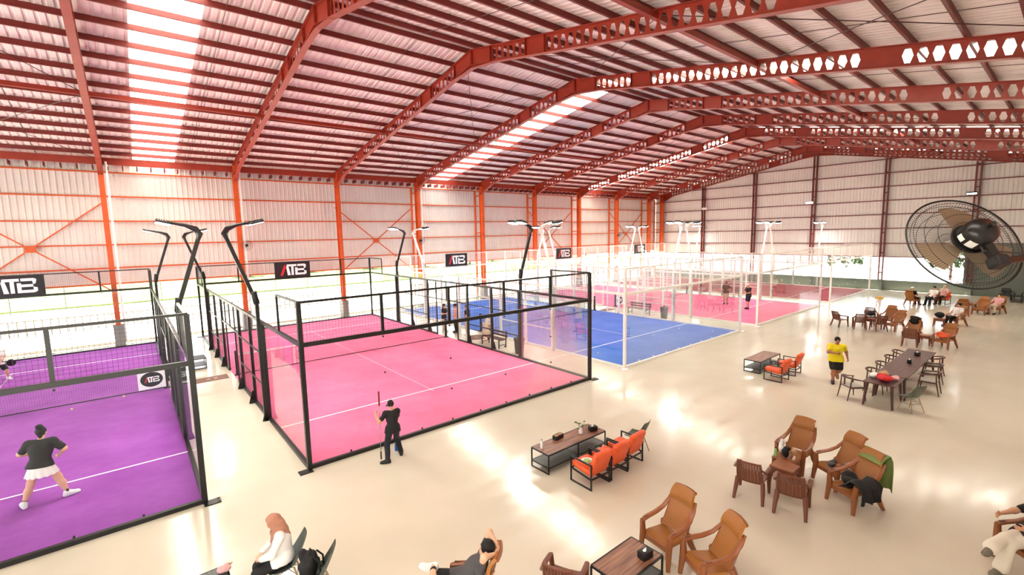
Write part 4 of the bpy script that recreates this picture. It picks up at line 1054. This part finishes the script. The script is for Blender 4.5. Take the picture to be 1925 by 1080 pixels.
sit('person in pink top reclining in the chair farthest to the right', 37.9, -8.35, 160, 'cloth_pink', 'cloth_beige', lean=-.5, skin='skin_light')
# ================================================================== props
mat('clear_plastic', rgb(232, 238, 240), .15); mat('leaf', rgb(88, 110, 60), .6, var=.3, vscale=20); mat('tissue', rgb(250, 250, 250), .8); mat('bowl_green', rgb(150, 190, 110), .4)
mat('blue_plastic', rgb(36, 96, 176), .4); mat('bin_grey', rgb(66, 64, 62), .6); mat('mat_brown', rgb(128, 96, 84), .9, bump=.3, bscale=120); mat('ball_yellow', rgb(226, 236, 150), .8); mat('cardboard', rgb(190, 150, 110), .8)
def tissue_box(label, x, y, z, s=.14):
    t = thing('tissue_box', label, 'tissue box', (x, y, z), random.uniform(-.4, .4))
    MB().rbox((0, 0, .06), (s*1.5, s, .12), .012).build('box', 'black_plastic', t, smooth=True)
    sdf_obj('tissue', SDF(.03).cap((-.02, 0, .11), (.02, .01, .14), .03, .012), .008, 'tissue', t, 0.)
    return t
tissue_box('black tissue box with a white tissue on the small near coffee table', 2.86, -7.34, .451)
tissue_box('black tissue box beside the plant on the long coffee table', 5.80, -3.76, .471)
tissue_box('black tissue box on the long dining table, nearer of two', 17.63, -7.82, .751, .12)
tissue_box('black tissue box on the long dining table, farther of two', 19.0, -7.8, .751, .12)
t = thing('condiment_caddy', 'black open caddy with compartments on the long coffee table', 'caddy', (4.82, -3.5, .471), .1)
m = MB()
for a, c in (((0, -.06, .05), (.26, .01, .1)), ((0, .06, .05), (.26, .01, .1)), ((-.13, 0, .05), (.01, .13, .1)), ((.13, 0, .05), (.01, .13, .1)), ((0, 0, .05), (.01, .12, .1)), ((0, 0, .006), (.26, .13, .012))): m.box(a, c)
m.build('tray', 'black_plastic', t)
for dx in (-.065, .065): MB().rbox((dx, 0, .06), (.1, .09, .09), .01).build('packet', 'cardboard', t)
t = thing('potted_plant', 'small white vase with green leaves on the long coffee table', 'plant', (5.44, -3.68, .471))
MB().lathe([(.045, 0), (.06, .03), (.05, .1), (.035, .13), (.04, .15)], 12).build('vase', 'white_plastic', t, smooth=True)
for k in range(16):
    a = k*2.39; l = .12+.1*((k*7) % 5)/5; hz = .16+.16*((k*3) % 4)/4
    d = Vector((math.cos(a), math.sin(a), 0)); sd = Vector((-d.y, d.x, 0))
    p0 = Vector((0, 0, .13)); p1 = d*l*.5+Vector((0, 0, hz)); p2 = d*l+Vector((0, 0, hz+.02))
    m = MB().wire(p0, p1, .003); m.add([p1, p1*.5+p2*.5+sd*.035+Vector((0,0,.015)), p2, p1*.5+p2*.5-sd*.035+Vector((0,0,.015))], [(0,1,2,3)]); m.build('leaf', 'leaf', t)
def bottle(label, x, y, z, h=.22, r=.032, m1='clear_plastic', cap='blue_plastic'):
    t = thing('bottle', label, 'bottle', (x, y, z))
    MB().lathe([(r*.9, 0), (r, .01), (r, h*.62), (r*.45, h*.82), (r*.4, h*.9)], 12).build('bottle_body', m1, t, smooth=True)
    MB().lathe([(r*.45, h*.9), (r*.45, h)], 10).build('cap', cap, t)
bottle('clear water bottle on the long coffee table', 4.16, -3.62, .471)
bottle('blue spray bottle on the floor beside the man with the pole', 1.98, -.5, 0, .24, .045, 'blue_plastic', 'white_plastic')
t = thing('salad_bowl', 'pale bowl with green salad on the nearest orange armchair', 'bowl', (4.47, -4.74, .445))
MB().lathe([(.04, 0), (.06, .005), (.13, .06), (.125, .06), (.055, .012)], 16).build('bowl', 'white_plastic', t, smooth=True)
S = SDF(.03); [S.ell((.05*math.cos(a), .05*math.sin(a), .045), (.04, .04, .025)) for a in (0, 1.3, 2.6, 3.9, 5.2)]; sdf_obj('salad', S, .01, 'bowl_green', t)
# pole of the groundsman
t = thing('cleaning_pole', 'long thin pole with dark grip held by the man at the glass', 'pole', (1.49, -.68, 0))
MB().tube([(.0, 0, .03), (.02, 0, 1.4)], .011, 8).build('shaft', 'chrome', t, smooth=True); MB().tube([(.019, 0, 1.36), (.024, 0, 1.72)], .02, 8).build('grip', 'sock_red', t, smooth=True); MB().tube([(0, 0, 0), (0, 0, .2)], .016, 8).build('foot', 'black_plastic', t)
# balls
def ball(label, x, y, z=.026):
    n = 10; o = MB().lathe([(.033*math.sin(math.pi*k/n)+1e-4, -.033*math.cos(math.pi*k/n)) for k in range(n+1)], 12, (0, 0, .033)).build('tennis_ball', 'ball_yellow', None, (x, y, z), smooth=True); tag(o, label, 'ball', 'balls on the courts')
ball('pale ball lying left of the net sign on the purple court', -4.75, 9.3); ball('pale ball lying just left of the white net sign on the purple court', -3.44, 9.75)
ball('pale ball near the near-left corner of the blue court', 12.99, 2.12); ball('pale ball near the right side of the blue court', 20.95, .89)
# rackets
def racket(label, p, rot):
    t = thing('padel_racket', label, 'racket', p); t.rotation_euler = rot
    MB().plate([(.13*math.cos(a), .145*math.sin(a)+.3) for a in [2*math.pi*k/20 for k in range(20)]], .035, (0, .0175, 0), (1,0,0), (0,0,1)).build('face', 'black_plastic', t)
    MB().tube([(0, 0, 0), (0, 0, .17)], .016, 8).build('handle', 'black_plastic', t)
def wpos(J, nm):
    bpy.context.view_layer.update(); return J['root'].matrix_world @ J[nm][2]
racket('dark racket held out by the player at the left edge', wpos(P2, 'r')+Vector((.05, -.05, -.02)), (0, 2.0, .5))
racket('dark racket held up by the person in beige between the courts', wpos(PR, 'r')+Vector((0, .02, .05)), (0, .5, .8))
# bins, benches, mats in the gaps between courts
def bin_(label, x, y):
    t = thing('litter_bin', label, 'bin', (x, y, 0))
    MB().lathe([(.19, 0), (.24, .62), (.26, .62), (.26, .66)], 16).build('bin_body', 'bin_grey', t, smooth=True)
    MB().lathe([(.265, .66), (.25, .72), (.12, .78), (.05, .79)], 16).build('lid', 'bin_grey', t, smooth=True)
    MB().tube([(-.08, 0, .77), (-.06, 0, .83), (.06, 0, .83), (.08, 0, .77)], .015, 6).build('lid_handle', 'bin_grey', t)
bin_('dark grey lidded bin between the first pink and blue courts', 10.6, 4.75); bin_('grey lidded bin between the blue and far pink courts', 22.6, 4.9)
def bench(label, x, y, L=1.6, mt='dark_wood'):
    t = thing('bench', label, 'bench', (x, y, 0), math.pi/2)
    for k in range(3): MB().box((0, -.13+.13*k, .43), (L, .11, .03)).build('seat_slat', mt, t)
    for k in range(2): MB().box((0, -.26, .55+.16*k), (L, .025, .1)).build('back_slat', mt, t)
    for sx in (-1, 1):
        m = MB(); x_ = sx*(L/2-.12); m.bar((x_, .18, 0), (x_, .18, .41), .04); m.bar((x_, -.24, 0), (x_, -.28, .8), .04); m.bar((x_, -.24, .39), (x_, .18, .39), .04); m.bar((x_, -.24, .15), (x_, .18, .15), .03); m.build('side_frame', 'black_metal', t)
bench('wooden slat bench beside the first pink court', 10.62, 6.75); bench('wooden slat bench between the blue and far pink courts', 22.75, 6.9); bench('wooden slat bench beyond the far pink court', 34.8, 6.5)
place(coffee_table('small dark table in the gap between purple and first pink courts', .8, .5, .45, 'black_plastic'), -.95, 12.6, 0)
def dmat(label, x, y, rz=0.):
    t = thing('floor_mat', label, 'mat', (x, y, 0), rz); MB().rbox((0, 0, .006), (1.1, .7, .012), .004).build('mat', 'mat_brown', t)
    m = MB()
    for k in (-.12, .12): m.bar((k-.06, -.12, .013), (k+.06, .12, .013), .02, .004); m.bar((k+.06, -.12, .013), (k-.06, .12, .013), .02, .004)
    m.build('print', 'cloth_beige', t)
dmat('brown door mat in the gap between purple and first pink courts', -.75, 10.2); dmat('brown door mat by the group between pink and blue courts', 11.1, 8.9, 1.2); dmat('brown door mat between the blue and far pink courts', 22.9, 9.6, .2)
# --- bags, clothes and shoes
def blob(name, label, cat, x, y, z, prims, matn, h=.014, noise=(.012, 22., 1.), rz=0., parent=None):
    S = SDF(.04)
    for q in prims: S.ell(*q) if len(q[0]) == 3 and len(q[1]) == 3 and len(q) == 2 else S.cap(*q)
    rg = random.Random(label or name)
    for q in prims:
        if len(q) == 2:
            for _ in range(7):
                d = Vector((rg.uniform(-1, 1), rg.uniform(-1, 1), rg.uniform(-.3, .9))); e = Vector(q[1])
                S.ell(Vector(q[0])+Vector((d.x*e.x, d.y*e.y, d.z*e.z))*.8, e*rg.uniform(.22, .5), k=.02)
    S.noise = noise; o = sdf_obj(name, S, h, matn, parent, 0., (x, y, z), rz)
    if parent is None: o.location.z = z-min(v.co.z for v in o.data.vertices)+.002
    if label: tag(o, label, cat)
    return o
# backpack on the shell chair
t = thing('backpack', 'black backpack on the green shell chair behind the seated woman', 'bag', (-1.2, -4.26, .46), math.radians(60))
blob('pack', None, None, 0, 0, .14, [((0, 0, 0), (.17, .12, .2)), ((0, .08, -.06), (.13, .07, .11))], 'cloth_black', parent=t)
for s in (-1, 1): MB().tube([(s*.08, -.09, .3), (s*.1, -.17, .2), (s*.1, -.17, .05), (s*.08, -.1, -.0)], .014, 6).build('strap', 'cloth_black', t, smooth=True)
MB().tube([(-.05, -.02, .32), (0, -.02, .39), (.05, -.02, .32)], .012, 6).build('handle', 'cloth_black', t, smooth=True)
# clothes on the high-back chair of the plastic group
G = Vector((7.74, -8.78, 0)); gf = Vector((math.cos(math.radians(152)), math.sin(math.radians(152)), 0)); gl = Vector((-gf.y, gf.x, 0))
def sheetcloth(name, label, fn, matn, nu=14, nv=18):
    o = MB().grid(fn, nu, nv, thick=.012).build(name, matn, None, smooth=True, ang=80); tag(o, label, 'clothing'); return o
def drape(u, v):
    a = (u-.5); zz = .98-.62*max(0, v-.18)/.82+.03*math.sin(u*9)*v*.3; out = -.47-.05*math.sin(min(1, v/.2)*1.57)-.03-.04*math.sin(u*14+v*3)*(.3+v)
    if v < .18: zz = .9+.16*math.sin(v/.18*1.57); out = -.3-.23*(v/.18)
    p = G+gf*out+gl*(a*(.46+.2*v)+.02); return (p.x, p.y, zz)
sheetcloth('green_jacket', 'olive green jacket draped over the back of the brown high-back chair', drape, 'cloth_green')
def drape2(u, v):
    a = (u-.5); s_ = v*1.0
    if v < .4: p = G+gf*(.22-.3*v)+gl*(.1+.1*v); zz = .47+.04*math.sin(u*8)+.5*v*.3
    else: p = G+gf*(.1-.05*(v-.4))+gl*(.14+.3*min(1, (v-.4)/.2)); zz = .66-.75*max(0, v-.5)
    p = p+gf*(a*.5)+gl*(.03*math.sin(u*17+v*5)); return (p.x, p.y, zz+.02*math.sin(u*11))
sheetcloth('dark_cardigan', 'black and dark floral clothes hanging over the armrest of the chair', drape2, 'cloth_black')
blob('black_bag', 'black bag on the seat of the chair with the green jacket', 'bag', G.x+gf.x*.1, G.y+gf.y*.1, .41, [((0, 0, 0), (.18, .14, .1)), ((.05, .05, .06), (.1, .1, .08))], 'cloth_black')
# pile on the second side table
tb = Vector((7.9, -7.5, .462))
blob('black_pouch', 'black pouch among the pile on the brown side table', 'bag', tb.x-.03, tb.y+.01, tb.z, [((0, 0, 0), (.085, .075, .11))], 'cloth_black')
blob('white_bag', 'crumpled white plastic bag on the brown side table', 'bag', tb.x+.13, tb.y+.16, tb.z, [((0, 0, 0), (.06, .06, .12)), ((.02, 0, .1), (.03, .03, .06))], 'cloth_white')
blob('brown_pouch', 'brown shoulder bag lying on the brown side table', 'bag', tb.x+.13, tb.y-.1, tb.z, [((0, 0, 0), (.07, .07, .08))], 'cardboard')
blob('tan_pouch', 'small tan pouch at the front of the brown side table', 'bag', tb.x-.08, tb.y-.18, tb.z, [((0, 0, 0), (.055, .04, .06))], 'cloth_beige')
bottle('green-capped bottle lying with the bags on the brown side table', tb.x-.12, tb.y+.18, tb.z, .2, .034, 'bowl_green', 'black_plastic')
blob('dark_pouch', 'small dark pouch on the empty brown high-back chair seat', 'bag', 8.28, -8.25, .4, [((0, 0, 0), (.13, .08, .05))], 'cloth_grey')
# pile on the small dark table
tb = Vector((14.8, -7.72, .752))
blob('red_cloth', 'bright red clothes on the small dark table', 'clothing', tb.x-.2, tb.y-.08, tb.z, [((0, 0, 0), (.22, .2, .08)), ((.15, .1, .02), (.12, .12, .07))], 'cloth_red')
blob('white_cloth', 'white towel on the left of the small dark table', 'clothing', tb.x+.05, tb.y+.26, tb.z, [((0, 0, 0), (.2, .1, .06))], 'cloth_white')
blob('beige_bag', 'beige bag behind the red clothes on the dark table', 'bag', tb.x+.25, tb.y+.06, tb.z, [((0, 0, 0), (.14, .13, .09))], 'cardboard')
blob('pink_cloth', 'pale pink cloth beside the red clothes on the dark table', 'clothing', tb.x+.12, tb.y-.25, tb.z, [((0, 0, 0), (.16, .1, .06))], 'cloth_pink')
# far bags
blob('dark_bag', 'dark bag on a slatted chair in the far round of chairs', 'bag', 29.2, -4.05, .43, [((0, 0, 0), (.28, .2, .14))], 'cloth_black', .03)
blob('orange_cloth', 'orange clothes on the seat of a far brown chair', 'clothing', 24.95, -7.72, .41, [((0, 0, 0), (.26, .24, .12)), ((-.1, .1, .1), (.12, .12, .1))], 'orange_leather', .03)
blob('black_jacket', 'black jacket hanging on the far high-back chair', 'clothing', 26.14, -6.5, .72, [((0, 0, .05), (.08, .2, .1)), ((0, .02, -.12), (.07, .16, .14))], 'cloth_black', .024)
blob('dark_backpack', 'dark backpack on the table before the reclining person in white', 'bag', 30.75, -6.75, .462, [((0, 0, 0), (.18, .2, .16))], 'cloth_black', .03)
# bottom-left table with crumpled wrappers
place(coffee_table('small grey-topped table with wrappers at the bottom left edge', .9, .5, .45, 'table_grey'), -2.39, -3.64, 180)
blob('wrapper', 'crumpled white and pink wrappers on the grey-topped table', 'wrapper', -2.2, -3.36, .452, [((0, 0, 0), (.08, .07, .04)), ((.05, -.04, .02), (.05, .05, .04))], 'cloth_pink', .01, (.008, 40., 1.))
blob('wrapper', 'crumpled cream napkin on the corner of the grey-topped table', 'wrapper', -2.12, -3.24, .452, [((0, 0, 0), (.05, .05, .035))], 'cloth_cream', .01, (.008, 40., 2.))
# --- wall lights on the gable, small fans on the back columns
for k, (y, lb) in enumerate(((4.9, 'middle'), (-6.05, 'right'), (15.8, 'left'))):
    t = thing('wall_floodlight', 'white floodlight box on the %s gable column' % lb, 'floodlight', (XR-.35, y+(.25 if k < 2 else -.3), 7.8))
    MB().rbox((0, 0, 0), (.2, .6, .26), .03).build('housing', 'white_metal' if k != 1 else 'black_metal', t)
    m = MB()
    for j in range(5): m.box((-.105, -.22+.11*j, -.02), (.01, .08, .1))
    m.build('lens', 'lamp_glow' if k != 2 else 'white_plastic', t); MB().bar((.1, 0, 0), (.3, 0, 0), .05).build('bracket', 'black_metal', t)
def col_fan(x, lb):
    t = thing('wall_fan', 'small round cage fan on the back column '+lb, 'fan', (x, 20.35, 5.1))
    for r_ in (.3, .22, .14): MB().tube([(r_*math.cos(a), 0, r_*math.sin(a)) for a in [2*math.pi*k/20 for k in range(20)]], .008, 5, closed=True).build('cage_ring', 'black_metal', t)
    m = MB()
    for k in range(18): a = 2*math.pi*k/18; m.wire((.05*math.cos(a), .03, .05*math.sin(a)), (.3*math.cos(a), 0, .3*math.sin(a)), .004)
    m.build('cage_wires', 'black_metal', t); MB().lathe([(.08, 0), (.08, .16), (.05, .2)], 12, (0, .02, 0), R=Matrix.Rotation(-math.pi/2, 3, 'X')).build('motor', 'black_metal', t); MB().bar((0, .15, 0), (0, .36, -.1), .05).build('bracket', 'black_metal', t)
col_fan(2.65, 'behind the first pink court'); col_fan(14.3, 'behind the blue court'); col_fan(38.2, 'near the far corner')
# --- large wall fan in the foreground, bolted to the front column
m_ = Vector((-.63, -.595, .5)).normalized()
c_ = CAMP+ray(1810.1, 456.5).normalized()*4.6
RF = .354
e1 = m_.cross(Vector((0,0,1))).normalized(); e2 = m_.cross(e1)
FR = Matrix((e1, e2, m_)).transposed()       # local z = towards the motor
t = thing('wall_fan', 'large black cage fan on a wall bracket at the right, nearest the camera', 'fan', c_); t.rotation_euler = FR.to_euler()
def ring(r_, z, th_, name='cage_ring', n=56): MB().tube([(r_*math.cos(a), r_*math.sin(a), z) for a in [2*math.pi*k/n for k in range(n)]], th_, 5, closed=True).build(name, 'black_metal', t, smooth=True)
ring(RF, 0, .0065, 'rim')
for zz, sg in ((-1, -1), (1, 1)):
    for fr_ in (.9, .75, .55, .34): ring(RF*fr_, sg*.085*(1-fr_**2.5), .0018)
m = MB()
for k in range(110):
    a = 2*math.pi*k/110
    for sg in (-1, 1):
        pts = [Vector((RF*f_*math.cos(a+.25*(1-f_)), RF*f_*math.sin(a+.25*(1-f_)), sg*.085*(1-f_**2.5))) for f_ in (1, .82, .6, .36, .2)]
        for p, q in zip(pts[:-1], pts[1:]): m.wire(p, q, .0011)
o = m.build('cage_wires', 'black_metal', t); o['kind'] = 'stuff'
mat('blade', rgb(150, 128, 104), .3); mat('motor_black', rgb(16, 15, 16), .3); mat('label_white', rgb(232, 230, 226), .5)
MB().lathe([(.001, -.06), (.05, -.055), (.06, -.03), (.06, .01)], 20).build('hub', 'blade', t, smooth=True)
for k in range(3):
    a0 = k*2*math.pi/3+.4
    def bl(u, v, a0=a0):
        r_ = .05+.24*v; a = a0+(u-.5)*(1.25-.35*v); return (r_*math.cos(a), r_*math.sin(a), -.01+.035*(u-.5)*(1-.3*v)*2)
    MB().grid(bl, 8, 8, thick=.002).build('blade', 'blade', t, smooth=True)
MB().lathe([(.075, .06), (.095, .075), (.095, .17), (.085, .2), (.05, .225), (.001, .23)], 24).build('motor', 'motor_black', t, smooth=True, ang=50)
MB().lathe([(.11, .05), (.11, .065), (.02, .066)], 24).build('motor_plate', 'motor_black', t)
def lab(a0, z0, z1, wd):
    m = MB(); m.grid(lambda u, v: (.0965*math.cos(a0+(u-.5)*wd), .0965*math.sin(a0+(u-.5)*wd), z0+(z1-z0)*v), 6, 1); return m.build('rating_label', 'label_white', t)
cl = FR.transposed() @ (CAMP-c_).normalized(); al = math.atan2(cl.y, cl.x)
ll_ = FR.transposed() @ (-_r*.8-_u*.6); al = math.atan2(ll_.y, ll_.x)
lab(al+.3, .09, .15, .55); o = lab(al-.45, .09, .13, .5)
MB().lathe([(.012, .225), (.014, .26), (.02, .265)], 10).build('pull_knob', 'motor_black', t)
# bracket: from the motor down and out to the column
inv = FR.transposed()
def L_(p): return inv @ (Vector(p)-c_)
pm_ = c_+m_*.14; elb = CAMP+ray(1876, 492).normalized()*((pm_-CAMP).length*1.0); colp = Vector((2.4, -11.28, elb.z+.06))
MB().bar(L_(pm_), L_(elb), .055, .04).build('swivel_bracket', 'motor_black', t)
MB().tube([L_(elb), L_(elb+(colp-elb)*.5), L_(colp)], .024, 10).build('wall_arm', 'motor_black', t, smooth=True)
MB().rbox(L_(elb), (.08, .08, .1), .015).build('arm_joint', 'motor_black', t)
MB().box(L_(colp), (.12, .12, .14)).build('wall_plate', 'motor_black', t)
mid = pm_*.4+elb*.6
MB().tube([L_(pm_+Vector((0, 0, -.05))), L_(mid+Vector((-.05, .03, .0))), L_(elb+(colp-elb)*.3+Vector((0, 0, .03))), L_(elb+(colp-elb)*.6+Vector((0,0,.03)))], .006, 6).build('power_cord', 'bin_grey', t, smooth=True)
# --- outside: railing, bushes and trees
rl = thing('outside_railing', 'tan picket railing outside behind the back wall', 'railing', (0, 27.5, 0))
for z in (.35, .95): MB().box((16, 0, z), (70, .05, .06)).build('rail', 'fence_tan', rl)
pk = MB().box((0, 0, .5), (.05, .03, 1.0)).mesh('picket', 'fence_tan')
for i in range(200): inst('picket', pk, rl, (-18+i*.35, 0, 0))
random.seed(3)
def bush(name, label, x, y, r_, h_, cat='bush'):
    t = thing(name, label, cat, (x, y, -.055)); m = MB()
    for k in range(260):
        a = random.uniform(0, 6.28); ph = random.uniform(-.2, 1.57); rr = r_*(.75+.3*random.random())
        p = Vector((rr*math.cos(a)*math.cos(ph), rr*math.sin(a)*math.cos(ph), h_*(.45+.5*math.sin(ph)))); s_ = r_*.22
        d = Vector((random.uniform(-1, 1), random.uniform(-1, 1), random.uniform(-.6, 1))).normalized(); e = d.orthogonal().normalized(); g = d.cross(e)
        m.add([p-e*s_, p+g*s_*.5, p+e*s_, p-g*s_*.5], [(0,1,2,3)])
    m.build('foliage', 'hedge', t); MB().tube([(0, 0, 0), (0, 0, h_*.6)], r_*.08, 6).build('stem', 'dark_wood', t)
for i in range(9):
    bush('bush', 'dark green bush at the far side of the grass, %s from the left' % ('first','second','third','fourth','fifth','sixth','seventh','eighth','ninth')[i], 12+i*9+random.uniform(-2, 2), 66+random.uniform(-4, 6), 2.2, 2.6)
for i, y in enumerate((4.0, -1.5, -3.6)):
    bush('tree', 'leafy tree outside the gable wall opening, %s from the left' % ('first', 'second', 'third')[i], 58+3*i, y*1.5-1, 1.6, 3.6, 'tree')
